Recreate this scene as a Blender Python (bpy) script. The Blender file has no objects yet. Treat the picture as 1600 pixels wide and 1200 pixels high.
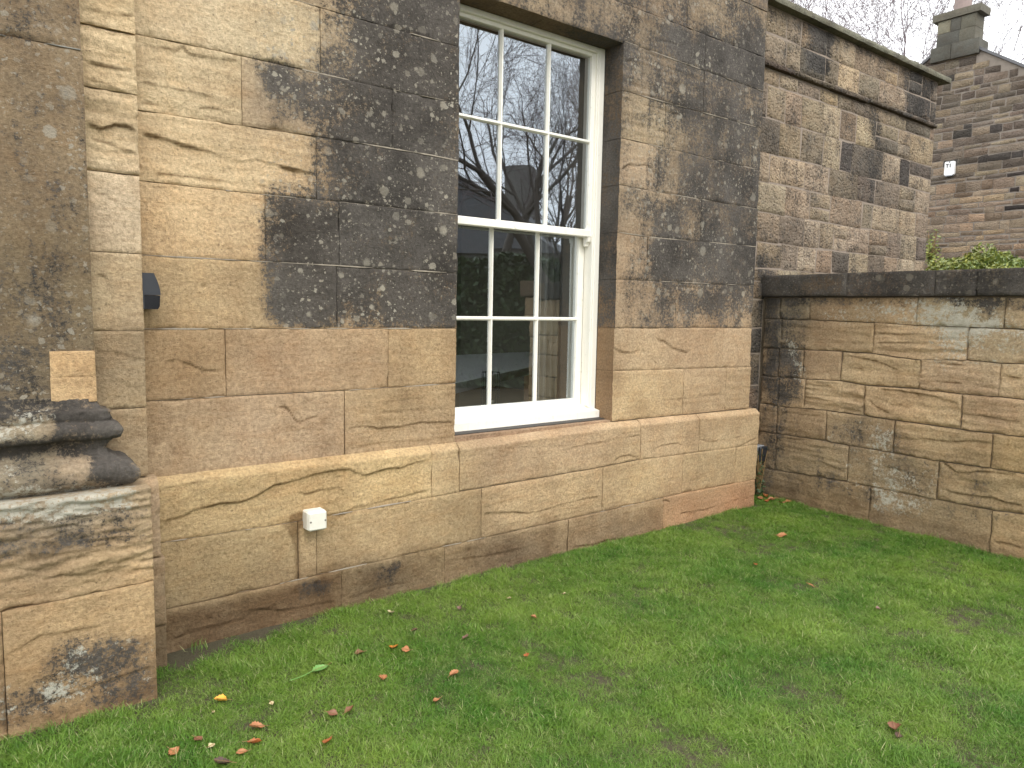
import bpy, math, random
import numpy as np
rad = math.radians
random.seed(7); rng = np.random.default_rng(7)

# ------------------------------------------------------------------ camera
F_PX = 1150.0
AX = np.array([[0.7916114580074862, -0.0475083417621725, 0.6091750626989508],
               [-0.6107653893657926, -0.09057089123148844, 0.7866146151797496],
               [0.017802772371562477, -0.9947561867736952, -0.10071340611529245]])
CAM = np.array([0.0, 0.0, 1.5])
scene = bpy.context.scene
cam_data = bpy.data.cameras.new('camera'); cam = bpy.data.objects.new('camera', cam_data)
scene.collection.objects.link(cam); scene.camera = cam
cam_data.sensor_width = 36.0; cam_data.lens = 36.0 * F_PX / 1600.0
cam_data.clip_start = 0.05; cam_data.clip_end = 600
from mathutils import Matrix, Vector
_m = Matrix(((AX[0][0], -AX[0][1], -AX[0][2], CAM[0]), (AX[1][0], -AX[1][1], -AX[1][2], CAM[1]),
             (AX[2][0], -AX[2][1], -AX[2][2], CAM[2]), (0, 0, 0, 1)))
cam.matrix_world = _m

# ------------------------------------------------------------------ world, sun, exposure
world = bpy.data.worlds.new('World'); scene.world = world; world.use_nodes = True
wn = world.node_tree.nodes; wl = world.node_tree.links
for n in list(wn): wn.remove(n)
SUN_EL, SUN_AZ = 50.0, 192.0          # azimuth measured from +Y clockwise
sky = wn.new('ShaderNodeTexSky'); sky.sky_type = 'NISHITA'; sky.sun_disc = False
sky.sun_elevation = rad(SUN_EL); sky.sun_rotation = rad(SUN_AZ); sky.air_density = 1.0; sky.dust_density = 4.0
wtc = wn.new('ShaderNodeTexCoord'); wsep = wn.new('ShaderNodeSeparateXYZ')
wl.new(wtc.outputs['Generated'], wsep.inputs[0])
wramp = wn.new('ShaderNodeValToRGB')     # overcast sky: brighter towards the zenith
wramp.color_ramp.elements[0].position = 0.0; wramp.color_ramp.elements[0].color = (0.78, 0.80, 0.83, 1)
wramp.color_ramp.elements[1].position = 1.0; wramp.color_ramp.elements[1].color = (1.0, 1.0, 1.0, 1)
wl.new(wsep.outputs['Z'], wramp.inputs[0])
wnoise = wn.new('ShaderNodeTexNoise'); wnoise.inputs['Scale'].default_value = 2.2; wnoise.inputs['Detail'].default_value = 5
wl.new(wtc.outputs['Generated'], wnoise.inputs['Vector'])
wcl = wn.new('ShaderNodeMapRange'); wcl.inputs['From Min'].default_value = 0.3; wcl.inputs['From Max'].default_value = 0.7
wcl.inputs['To Min'].default_value = 28.0; wcl.inputs['To Max'].default_value = 38.0
wl.new(wnoise.outputs['Fac'], wcl.inputs['Value'])
wmul = wn.new('ShaderNodeVectorMath'); wmul.operation = 'SCALE'
wl.new(wramp.outputs['Color'], wmul.inputs[0]); wl.new(wcl.outputs[0], wmul.inputs['Scale'])
wmix = wn.new('ShaderNodeMix'); wmix.data_type = 'RGBA'; wmix.inputs[0].default_value = 0.85
wl.new(sky.outputs[0], wmix.inputs[6]); wl.new(wmul.outputs[0], wmix.inputs[7])
wbg = wn.new('ShaderNodeBackground'); wbg.inputs['Strength'].default_value = 0.08
wl.new(wmix.outputs[2], wbg.inputs['Color'])
wo = wn.new('ShaderNodeOutputWorld'); wl.new(wbg.outputs[0], wo.inputs[0])

sd = bpy.data.lights.new('sun', 'SUN'); sd.energy = 1.1; sd.angle = rad(22); sd.color = (1.0, 0.97, 0.92)
sun = bpy.data.objects.new('sun', sd); scene.collection.objects.link(sun)
az, el = rad(SUN_AZ), rad(SUN_EL)
sdir = Vector((math.sin(az) * math.cos(el), math.cos(az) * math.cos(el), math.sin(el)))
sun.rotation_euler = sdir.to_track_quat('Z', 'Y').to_euler()

scene.view_settings.view_transform = 'Standard'; scene.view_settings.look = 'None'
scene.view_settings.exposure = 0.31; scene.view_settings.gamma = 1.0
scene.render.engine = 'CYCLES'
scene.render.resolution_x = 1024; scene.render.resolution_y = 768
scene.cycles.max_bounces = 5; scene.cycles.transparent_max_bounces = 12

# ------------------------------------------------------------------ helpers: geometry of the view
def ray(p): return AX @ np.array([p[0] - 800.0, p[1] - 600.0, F_PX])
def on_y(p, y): d = ray(p); return CAM + d * (y / d[1])
def on_z(p, z=0.0): d = ray(p); return CAM + d * ((z - CAM[2]) / d[2])
def on_x(p, x): d = ray(p); return CAM + d * (x / d[0])
def project(P):
    q = (P - CAM) @ AX
    z = np.maximum(q[:, 2], 0.4)
    return np.stack([800 + F_PX * q[:, 0] / z, 600 + F_PX * q[:, 1] / z], 1)

# noise
_perm = rng.permutation(256); _perm = np.concatenate([_perm, _perm, _perm])
_grad = rng.normal(size=(256, 3)); _grad /= np.linalg.norm(_grad, axis=1)[:, None]
def perlin(P):
    P = np.asarray(P, float); i = np.floor(P).astype(int); f = P - i; u = f * f * f * (f * (f * 6 - 15) + 10)
    i &= 255; out = 0
    for dx in (0, 1):
        wx = u[:, 0] if dx else 1 - u[:, 0]
        for dy in (0, 1):
            wy = u[:, 1] if dy else 1 - u[:, 1]
            for dz in (0, 1):
                wz = u[:, 2] if dz else 1 - u[:, 2]
                h = _perm[_perm[_perm[(i[:, 0] + dx) & 255] + ((i[:, 1] + dy) & 255)] + ((i[:, 2] + dz) & 255)]
                g = _grad[h]
                out = out + wx * wy * wz * (g[:, 0] * (f[:, 0] - dx) + g[:, 1] * (f[:, 1] - dy) + g[:, 2] * (f[:, 2] - dz))
    return out * 1.5
def fbm(P, oct=4, gain=0.5, lac=2.1):
    a, s, t = 1.0, 0.0, 0.0
    for k in range(oct):
        s = s + a * perlin(P * lac ** k + 17.3 * k); t += a; a *= gain
    return s / t
def sstep(a, b, x):
    t = np.clip((x - a) / (b - a), 0, 1); return t * t * (3 - 2 * t)
def srgb(r, g, b):
    return np.array([((c / 255.0) / 12.92 if c / 255.0 <= 0.04045 else ((c / 255.0 + 0.055) / 1.055) ** 2.4) for c in (r, g, b)])

# ------------------------------------------------------------------ helpers: objects
COL = scene.collection
def prop(o, label=None, cat=None, group=None, kind=None):
    if label: o['label'] = label
    if cat: o['category'] = cat
    if group: o['group'] = group
    if kind: o['kind'] = kind
    return o
def empty(name, loc=(0, 0, 0), parent=None, **k):
    o = bpy.data.objects.new(name, None); COL.objects.link(o); o.location = loc; o.empty_display_size = 0.1
    if parent: o.parent = parent
    return prop(o, **k)
def mesh_obj(name, verts, faces, mat, parent=None, smooth=False, **k):
    me = bpy.data.meshes.new(name); me.from_pydata([tuple(v) for v in verts], [], [tuple(f) for f in faces]); me.update()
    if mat: me.materials.append(mat)
    if smooth: me.polygons.foreach_set('use_smooth', [True] * len(me.polygons))
    o = bpy.data.objects.new(name, me); COL.objects.link(o)
    if parent:
        o.parent = parent
        if parent.location.length > 0 or (parent.parent and parent.parent.location.length > 0):
            base = Vector(parent.location)
            if parent.parent: base = base + Vector(parent.parent.location)
            o.location = -base
    return prop(o, **k)
class MB:
    """collects simple solids into one mesh"""
    def __init__(s): s.v = []; s.f = []
    def box(s, x0, x1, y0, y1, z0, z1, b=0.0):
        n = len(s.v)
        if b <= 0:
            s.v += [(x0,y0,z0),(x1,y0,z0),(x1,y1,z0),(x0,y1,z0),(x0,y0,z1),(x1,y0,z1),(x1,y1,z1),(x0,y1,z1)]
            s.f += [tuple(n+i for i in q) for q in ((0,3,2,1),(4,5,6,7),(0,1,5,4),(1,2,6,5),(2,3,7,6),(3,0,4,7))]
        else:
            import itertools
            X, Y, Z = (x0, x1), (y0, y1), (z0, z1); idx = {}
            for sx in (0,1):
                for sy in (0,1):
                    for sz in (0,1):
                        cx, cy, cz = X[sx], Y[sy], Z[sz]; dx, dy, dz = (b if not sx else -b), (b if not sy else -b), (b if not sz else -b)
                        for a, p in (('x', (cx, cy+dy, cz+dz)), ('y', (cx+dx, cy, cz+dz)), ('z', (cx+dx, cy+dy, cz))):
                            idx[(a, sx, sy, sz)] = len(s.v); s.v.append(p)
            def q(*k): s.f.append(tuple(idx[i] for i in k))
            for t in (0, 1):
                fx = [('x',t,0,0),('x',t,1,0),('x',t,1,1),('x',t,0,1)]; fy = [('y',0,t,0),('y',0,t,1),('y',1,t,1),('y',1,t,0)]; fz = [('z',0,0,t),('z',1,0,t),('z',1,1,t),('z',0,1,t)]
                for fc in (fx, fy, fz): q(*(fc if t else fc[::-1]))
            for a_ in (0,1):
                for c_ in (0,1):
                    q(('x',a_,c_,0),('x',a_,c_,1),('y',a_,c_,1),('y',a_,c_,0))
                    q(('x',a_,0,c_),('x',a_,1,c_),('z',a_,1,c_),('z',a_,0,c_))
                    q(('y',0,a_,c_),('y',1,a_,c_),('z',1,a_,c_),('z',0,a_,c_))
                    for e_ in (0,1): q(('x',a_,c_,e_),('y',a_,c_,e_),('z',a_,c_,e_))
        return s
    def tube(s, p0, p1, r0, r1=None, n=8, cap=True):
        r1 = r0 if r1 is None else r1
        a, b = Vector(p0), Vector(p1); d = (b - a).normalized(); u = d.orthogonal().normalized(); w = d.cross(u); k = len(s.v)
        for c, r in ((a, r0), (b, r1)):
            for i in range(n):
                t = 2 * math.pi * i / n; s.v.append(tuple(c + (u * math.cos(t) + w * math.sin(t)) * r))
        for i in range(n): s.f.append((k+i, k+(i+1)%n, k+n+(i+1)%n, k+n+i))
        if cap: s.f.append(tuple(k+i for i in range(n))[::-1]); s.f.append(tuple(k+n+i for i in range(n)))
        return s
    def prism(s, poly, axis, a, b):
        """poly in the plane across axis, extruded from a to b"""
        k = len(s.v); n = len(poly)
        for c in (a, b):
            for p in poly:
                s.v.append({'x': (c, p[0], p[1]), 'y': (p[0], c, p[1]), 'z': (p[0], p[1], c)}[axis])
        s.f.append(tuple(range(k, k+n))); s.f.append(tuple(range(k+n, k+2*n))[::-1])
        for i in range(n): s.f.append((k+i, k+(i+1)%n, k+n+(i+1)%n, k+n+i))
        return s
    def build(s, name, mat, parent=None, smooth=False, fix=True, **k):
        o = mesh_obj(name, s.v, s.f, mat, parent, smooth, **k)
        if fix:
            import bmesh
            bm = bmesh.new(); bm.from_mesh(o.data); bmesh.ops.recalc_face_normals(bm, faces=bm.faces); bm.to_mesh(o.data); bm.free()
        return o

# ------------------------------------------------------------------ materials
def new_mat(name):
    m = bpy.data.materials.new(name); m.use_nodes = True; nt = m.node_tree
    return m, nt, nt.nodes['Principled BSDF']
class NT:
    def __init__(s, nt): s.nt = nt; s.n = nt.nodes; s.l = nt.links
    def pos(s): return s.n.new('ShaderNodeNewGeometry').outputs['Position']
    def noise(s, vec, scale, detail=4, rough=0.55, dist=0.0, color=False):
        n = s.n.new('ShaderNodeTexNoise'); n.inputs['Scale'].default_value = scale; n.inputs['Detail'].default_value = detail
        n.inputs['Roughness'].default_value = rough; n.inputs['Distortion'].default_value = dist; s.l.new(vec, n.inputs['Vector'])
        return n.outputs['Color' if color else 'Fac']
    def voro(s, vec, scale, feature='F1'):
        n = s.n.new('ShaderNodeTexVoronoi'); n.feature = feature; n.inputs['Scale'].default_value = scale; s.l.new(vec, n.inputs['Vector'])
        return n
    def math(s, op, a, b=None, c=None, clamp=False):
        n = s.n.new('ShaderNodeMath'); n.operation = op; n.use_clamp = clamp
        for i, x in enumerate((a, b, c)):
            if x is None: continue
            if isinstance(x, (int, float)): n.inputs[i].default_value = x
            else: s.l.new(x, n.inputs[i])
        return n.outputs[0]
    def mapr(s, v, a, b, c=0.0, d=1.0, smooth=False):
        n = s.n.new('ShaderNodeMapRange'); n.interpolation_type = 'SMOOTHSTEP' if smooth else 'LINEAR'
        for i, x in enumerate((a, b, c, d)): n.inputs[i + 1].default_value = x
        s.l.new(v, n.inputs[0]); return n.outputs[0]
    def mix(s, f, a, b, mode='MIX'):
        n = s.n.new('ShaderNodeMix'); n.data_type = 'RGBA'; n.blend_type = mode
        for i, x in ((0, f), (6, a), (7, b)):
            if isinstance(x, (int, float)): n.inputs[i].default_value = x
            elif isinstance(x, (tuple, list, np.ndarray)): n.inputs[i].default_value = tuple(float(c) for c in x[:3]) + (1.0,)
            else: s.l.new(x, n.inputs[i])
        return n.outputs[2]
    def attr(s, name):
        n = s.n.new('ShaderNodeAttribute'); n.attribute_name = name; return n
    def sepc(s, c):
        n = s.n.new('ShaderNodeSeparateColor'); s.l.new(c, n.inputs[0]); return n.outputs
    def vscale(s, v, sc):
        n = s.n.new('ShaderNodeVectorMath'); n.operation = 'MULTIPLY'; n.inputs[1].default_value = sc; s.l.new(v, n.inputs[0]); return n.outputs[0]
    def vadd(s, a, b, k):
        n = s.n.new('ShaderNodeVectorMath'); n.operation = 'MULTIPLY_ADD'; s.l.new(b, n.inputs[0]); n.inputs[1].default_value = (k, k, k); s.l.new(a, n.inputs[2]); return n.outputs[0]
    def bump(s, h, strength, dist, bs):
        n = s.n.new('ShaderNodeBump'); n.inputs['Strength'].default_value = strength; n.inputs['Distance'].default_value = dist
        s.l.new(h, n.inputs['Height']); s.l.new(n.outputs[0], bs.inputs['Normal']); return n

def stone_material(name, rough_surface=0.0):
    m, nt, bs = new_mat(name); t = NT(nt); P = t.pos()
    tone = t.attr('tone').outputs['Color']; mk = t.attr('mask'); mc = t.sepc(mk.outputs['Color']); extra = mk.outputs['Alpha']
    soot, white, wet_and_shade = mc[0], mc[1], mc[2]
    big = t.noise(P, 2.6, 5, 0.6); mid = t.noise(P, 11, 6, 0.62); fine = t.noise(P, 75, 6, 0.7); grain = t.noise(P, 420, 3, 0.6)
    bedP = t.vscale(P, (2.0, 2.0, 22.0)); bed = t.noise(bedP, 1.6, 6, 0.65, 0.6)
    # natural variation of the sandstone
    c = t.mix(1.0, tone, t.mix(t.mapr(big, 0.3, 0.7), (0.74, 0.71, 0.68), (1.20, 1.20, 1.18)), 'MULTIPLY')
    c = t.mix(t.mapr(mid, 0.45, 0.75, 0, 0.40), c, t.mix(1.0, c, (1.04, 0.90, 0.76), 'MULTIPLY'))
    c = t.mix(t.mapr(bed, 0.5, 0.72, 0, 0.45), c, t.mix(1.0, c, (0.80, 0.70, 0.60), 'MULTIPLY'))
    c = t.mix(1.0, c, t.mix(t.mapr(fine, 0.3, 0.7), (0.66, 0.63, 0.60), (1.28, 1.28, 1.28)), 'MULTIPLY')
    # small dark pits and specks
    vp = t.voro(P, 85); vr = t.sepc(vp.outputs['Color'])[0]
    pit = t.math('LESS_THAN', vp.outputs['Distance'], t.mapr(vr, 0.80, 1.0, 0.0, 0.34))
    c = t.mix(t.math('MULTIPLY', pit, 0.35), c, (0.07, 0.05, 0.035))
    gray = t.noise(P, 1.3, 4, 0.6)
    c = t.mix(t.mapr(gray, 0.48, 0.72, 0, 0.45), c, t.mix(1.0, c, (0.80, 0.84, 0.86), 'MULTIPLY'))
    # black weathering crust
    n6 = t.math('ADD', t.mapr(t.noise(P, 5.0, 8, 0.70), 0.25, 0.75, -0.46, 0.46), t.mapr(t.noise(t.vscale(P, (16, 16, 2.2)), 1.0, 5, 0.6), 0.25, 0.75, -0.20, 0.20)); n60 = t.mapr(t.noise(P, 55, 6, 0.72), 0.25, 0.75, -0.55, 0.55); n150 = t.mapr(t.noise(P, 150, 3, 0.7), 0.25, 0.75, -0.40, 0.40)
    film = t.mapr(t.math('ADD', soot, t.math('ADD', t.math('MULTIPLY', n6, 0.9), t.math('MULTIPLY', n60, 0.35))), 0.02, 0.75, 0.0, 0.70, True)
    film = t.math('MULTIPLY', film, t.mapr(soot, 0.0, 0.12, 0.0, 1.0))
    c = t.mix(film, c, t.mix(0.45, t.mix(1.0, c, (0.36, 0.34, 0.33), 'MULTIPLY'), (0.115, 0.098, 0.080)))
    wob = t.math('ADD', n6, t.math('ADD', n60, n150))
    sf = t.mapr(t.math('ADD', soot, t.math('MULTIPLY', wob, t.mapr(soot, 0.0, 0.12, 0.0, 1.0))), 0.42, 0.74, 0.0, 0.92, True)
    sootc = t.mix(t.mapr(t.noise(P, 3.0, 5, 0.6), 0.35, 0.65), (0.034, 0.031, 0.028), (0.100, 0.090, 0.079))
    sootc = t.mix(1.0, sootc, t.mix(t.mapr(fine, 0.3, 0.7), (0.6, 0.6, 0.6), (1.5, 1.5, 1.5)), 'MULTIPLY')
    c = t.mix(sf, c, sootc)
    # lichen discs, three sizes, pale grey-buff
    wv = t.noise(P, 30, 3, 0.6, color=True); PW = t.vadd(P, wv, 0.030); wv2 = t.noise(P, 120, 3, 0.7, color=True); PW2 = t.vadd(PW, wv2, 0.012)
    lich = None
    for sc, lo, rr in ((7.0, 0.50, 0.26), (14, 0.35, 0.36), (33, 0.30, 0.40), (85, 0.50, 0.44)):
        v = t.voro(PW2, sc); r = t.sepc(v.outputs['Color'])
        rad_ = t.mapr(r[0], lo, 1.0, 0.0, rr)
        d = t.math('SUBTRACT', rad_, v.outputs['Distance'])
        s_ = t.math('MULTIPLY', t.mapr(d, 0.0, 0.06, 0.0, 1.0), t.mapr(r[1], 0, 1, 0.45, 1.0))
        lich = s_ if lich is None else t.math('MAXIMUM', lich, s_)
    lich = t.math('MULTIPLY', lich, t.mapr(t.noise(P, 2.6, 3), 0.36, 0.58, 0.45, 1.0))
    lf = t.math('MULTIPLY', lich, extra, clamp=True)
    lc = t.mix(t.noise(P, 14, 3), (0.34, 0.29, 0.21), (0.38, 0.36, 0.30))
    c = t.mix(lf, c, lc)
    # white crustose lichen in patches
    wfv = t.math('ADD', t.math('MULTIPLY', white, 1.0), t.math('ADD', t.mapr(t.noise(P, 14, 6, 0.65), 0.25, 0.75, -0.60, 0.60), t.mapr(t.noise(P, 50, 8, 0.82), 0.25, 0.75, -1.15, 1.15)))
    wf = t.math('MULTIPLY', t.mapr(wfv, 0.66, 1.0, 0, 0.85), t.mapr(white, 0.02, 0.15))
    c = t.mix(wf, c, t.mix(t.noise(P, 30, 3), (0.34, 0.325, 0.26), (0.60, 0.575, 0.48)))
    # damp, dirty and iron stained zones, plus the painted shade of cracks
    wet_and_shade2 = t.mapr(t.math('ADD', wet_and_shade, t.mapr(t.noise(P, 8, 5, 0.6), 0.25, 0.75, -0.35, 0.35)), 0.15, 0.95, 0, 0.9)
    wet_and_shade2 = t.math('MULTIPLY', wet_and_shade2, t.mapr(wet_and_shade, 0.02, 0.2))
    c = t.mix(wet_and_shade2, c, t.mix(1.0, c, (0.46, 0.40, 0.35), 'MULTIPLY'))
    t.l.new(c, bs.inputs['Base Color'])
    bs.inputs['Roughness'].default_value = 0.92
    if 'Specular IOR Level' in bs.inputs: bs.inputs['Specular IOR Level'].default_value = 0.25
    h = t.math('ADD', t.math('MULTIPLY', fine, 0.62), t.math('MULTIPLY', grain, 0.30))
    h = t.math('ADD', h, t.math('MULTIPLY', mid, 0.35)); h = t.math('ADD', h, t.math('MULTIPLY', bed, 0.22))
    h = t.math('SUBTRACT', h, t.math('MULTIPLY', pit, 0.35))
    if rough_surface > 0:
        v = t.voro(t.vadd(P, wv, 0.03), 38); h = t.math('ADD', h, t.math('MULTIPLY', t.mapr(v.outputs['Distance'], 0.0, 0.5), rough_surface))
        h = t.math('ADD', h, t.math('MULTIPLY', t.noise(P, 32, 4, 0.7), rough_surface))
    t.bump(h, 0.95, 0.015 if rough_surface == 0 else 0.020, bs)
    return m
M_STONE = stone_material('sandstone')
M_RUBBLE = stone_material('rubble_stone', 1.1)

def mortar_material(name, col, soot_top=False):
    m, nt, bs = new_mat(name); t = NT(nt); P = t.pos()
    n = t.noise(P, 9, 6, 0.65); f = t.noise(P, 90, 5, 0.7)
    c = t.mix(n, tuple(0.62 * x for x in col), tuple(1.25 * x for x in col))
    c = t.mix(1.0, c, t.mix(f, (0.7, 0.7, 0.7), (1.25, 1.25, 1.25)), 'MULTIPLY')
    t.l.new(c, bs.inputs['Base Color']); bs.inputs['Roughness'].default_value = 0.95
    t.bump(t.math('ADD', n, f), 0.6, 0.008, bs); return m
M_MORTAR = mortar_material('lime_mortar', (0.30, 0.235, 0.16))
M_MORTAR_PINK = mortar_material('pinkish_mortar', (0.31, 0.25, 0.195))
M_MORTAR_GREY = mortar_material('grey_mortar', (0.27, 0.23, 0.19))

def simple(name, col, rough=0.5, var=0.12, scale=20, bump=0.0, metal=0.0, spec=None):
    m, nt, bs = new_mat(name); t = NT(nt); P = t.pos(); n = t.noise(P, scale, 5, 0.6)
    c = t.mix(n, tuple(x * (1 - var) for x in col), tuple(min(1, x * (1 + var)) for x in col))
    t.l.new(c, bs.inputs['Base Color']); bs.inputs['Roughness'].default_value = rough; bs.inputs['Metallic'].default_value = metal
    if spec is not None: bs.inputs['Specular IOR Level'].default_value = spec
    if bump: t.bump(n, 0.5, bump, bs)
    return m
def paint_material():
    m, nt, bs = new_mat('cream_gloss_paint'); t = NT(nt); P = t.pos()
    n = t.noise(P, 5, 5, 0.6); s = t.noise(t.vscale(P, (60, 60, 3)), 1.0, 4, 0.7)
    c = t.mix(n, (0.84, 0.80, 0.69), (0.89, 0.86, 0.78)); c = t.mix(t.mapr(s, 0.55, 0.8, 0, 0.3), c, (0.55, 0.50, 0.38))
    c = t.mix(t.mapr(t.noise(P, 30, 6, 0.78), 0.60, 0.72, 0, 0.6), c, (0.36, 0.33, 0.22))
    t.l.new(c, bs.inputs['Base Color']); bs.inputs['Roughness'].default_value = 0.42; t.bump(s, 0.25, 0.002, bs); return m
M_PAINT = paint_material()
M_WHITEBOX = simple('off_white_plastic', (0.72, 0.69, 0.60), 0.45, 0.08, 30)
M_SCREW = simple('dull_screw', (0.16, 0.14, 0.12), 0.5)
M_BLACK = simple('black_plastic', (0.025, 0.027, 0.032), 0.38, 0.25, 30)
M_DARKLENS = simple('smoked_lens', (0.012, 0.012, 0.014), 0.18)
M_GREYPL = simple('grey_plastic', (0.30, 0.32, 0.34), 0.45)
M_DARKSTRIP = simple('dark_strip', (0.05, 0.044, 0.038), 0.65, 0.3, 40, 0.003)
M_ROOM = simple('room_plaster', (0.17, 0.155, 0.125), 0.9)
M_ROOMFLOOR = simple('room_floor', (0.34, 0.22, 0.12), 0.5, 0.3, 6)
M_CLOTH = simple('white_cloth', (0.82, 0.84, 0.87), 0.9, 0.05, 6)
M_CURTAIN = simple('grey_curtain', (0.42, 0.42, 0.38), 0.9, 0.1, 8)
M_WIRE = simple('dark_wire', (0.03, 0.03, 0.03), 0.5)
M_CANDLE = simple('candle_wax', (0.7, 0.66, 0.55), 0.5)
M_SLATE = simple('weathered_slate', (0.14, 0.12, 0.11), 0.85, 0.5, 14, 0.02)
M_SIGN = simple('white_enamel', (0.85, 0.85, 0.84), 0.4, 0.05, 20)
M_INK = simple('black_ink', (0.02, 0.02, 0.02), 0.6)
M_POT = simple('terracotta_pot', (0.26, 0.20, 0.18), 0.85, 0.3, 12)
M_ROOF = simple('slate_roof', (0.13, 0.13, 0.135), 0.8, 0.3, 5, 0.01)
M_RENDER = simple('opposite_wall', (0.20, 0.19, 0.17), 0.9, 0.3, 2)
def glass_material():
    m, nt, bs = new_mat('window_glass'); t = NT(nt); nt.nodes.remove(bs)
    fr = nt.nodes.new('ShaderNodeFresnel'); fr.inputs['IOR'].default_value = 3.5
    tr = nt.nodes.new('ShaderNodeBsdfTransparent'); tr.inputs[0].default_value = (0.78, 0.82, 0.82, 1)
    gl = nt.nodes.new('ShaderNodeBsdfGlossy'); gl.inputs['Roughness'].default_value = 0.012; gl.inputs['Color'].default_value = (0.84, 0.93, 1.0, 1)
    bp = nt.nodes.new('ShaderNodeBump'); bp.inputs['Strength'].default_value = 0.22; bp.inputs['Distance'].default_value = 0.0012
    t.l.new(t.noise(t.pos(), 4.0, 1, 0.4), bp.inputs['Height']); t.l.new(bp.outputs[0], gl.inputs['Normal'])
    mx = nt.nodes.new('ShaderNodeMixShader'); t.l.new(fr.outputs[0], mx.inputs[0]); t.l.new(tr.outputs[0], mx.inputs[1]); t.l.new(gl.outputs[0], mx.inputs[2])
    t.l.new(mx.outputs[0], nt.nodes['Material Output'].inputs[0]); return m
M_GLASS = glass_material()

# ------------------------------------------------------------------ what grows and stains where (places on the walls, given by sight line and then fixed to the stone)
def poly_sd(px, poly):
    poly = np.array(poly, float); n = len(poly); d = np.full(len(px), 1e9); ins = np.zeros(len(px), bool)
    for i in range(n):
        a, b = poly[i], poly[(i + 1) % n]; ab = b - a; ap = px - a
        tt = np.clip((ap @ ab) / (ab @ ab + 1e-9), 0, 1); d = np.minimum(d, np.linalg.norm(ap - tt[:, None] * ab, axis=1))
        c = ((a[1] > px[:, 1]) != (b[1] > px[:, 1])); x = (b[0] - a[0]) * (px[:, 1] - a[1]) / (b[1] - a[1] + 1e-9) + a[0]
        ins ^= c & (px[:, 0] < x)
    return np.where(ins, d, -d)
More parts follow.
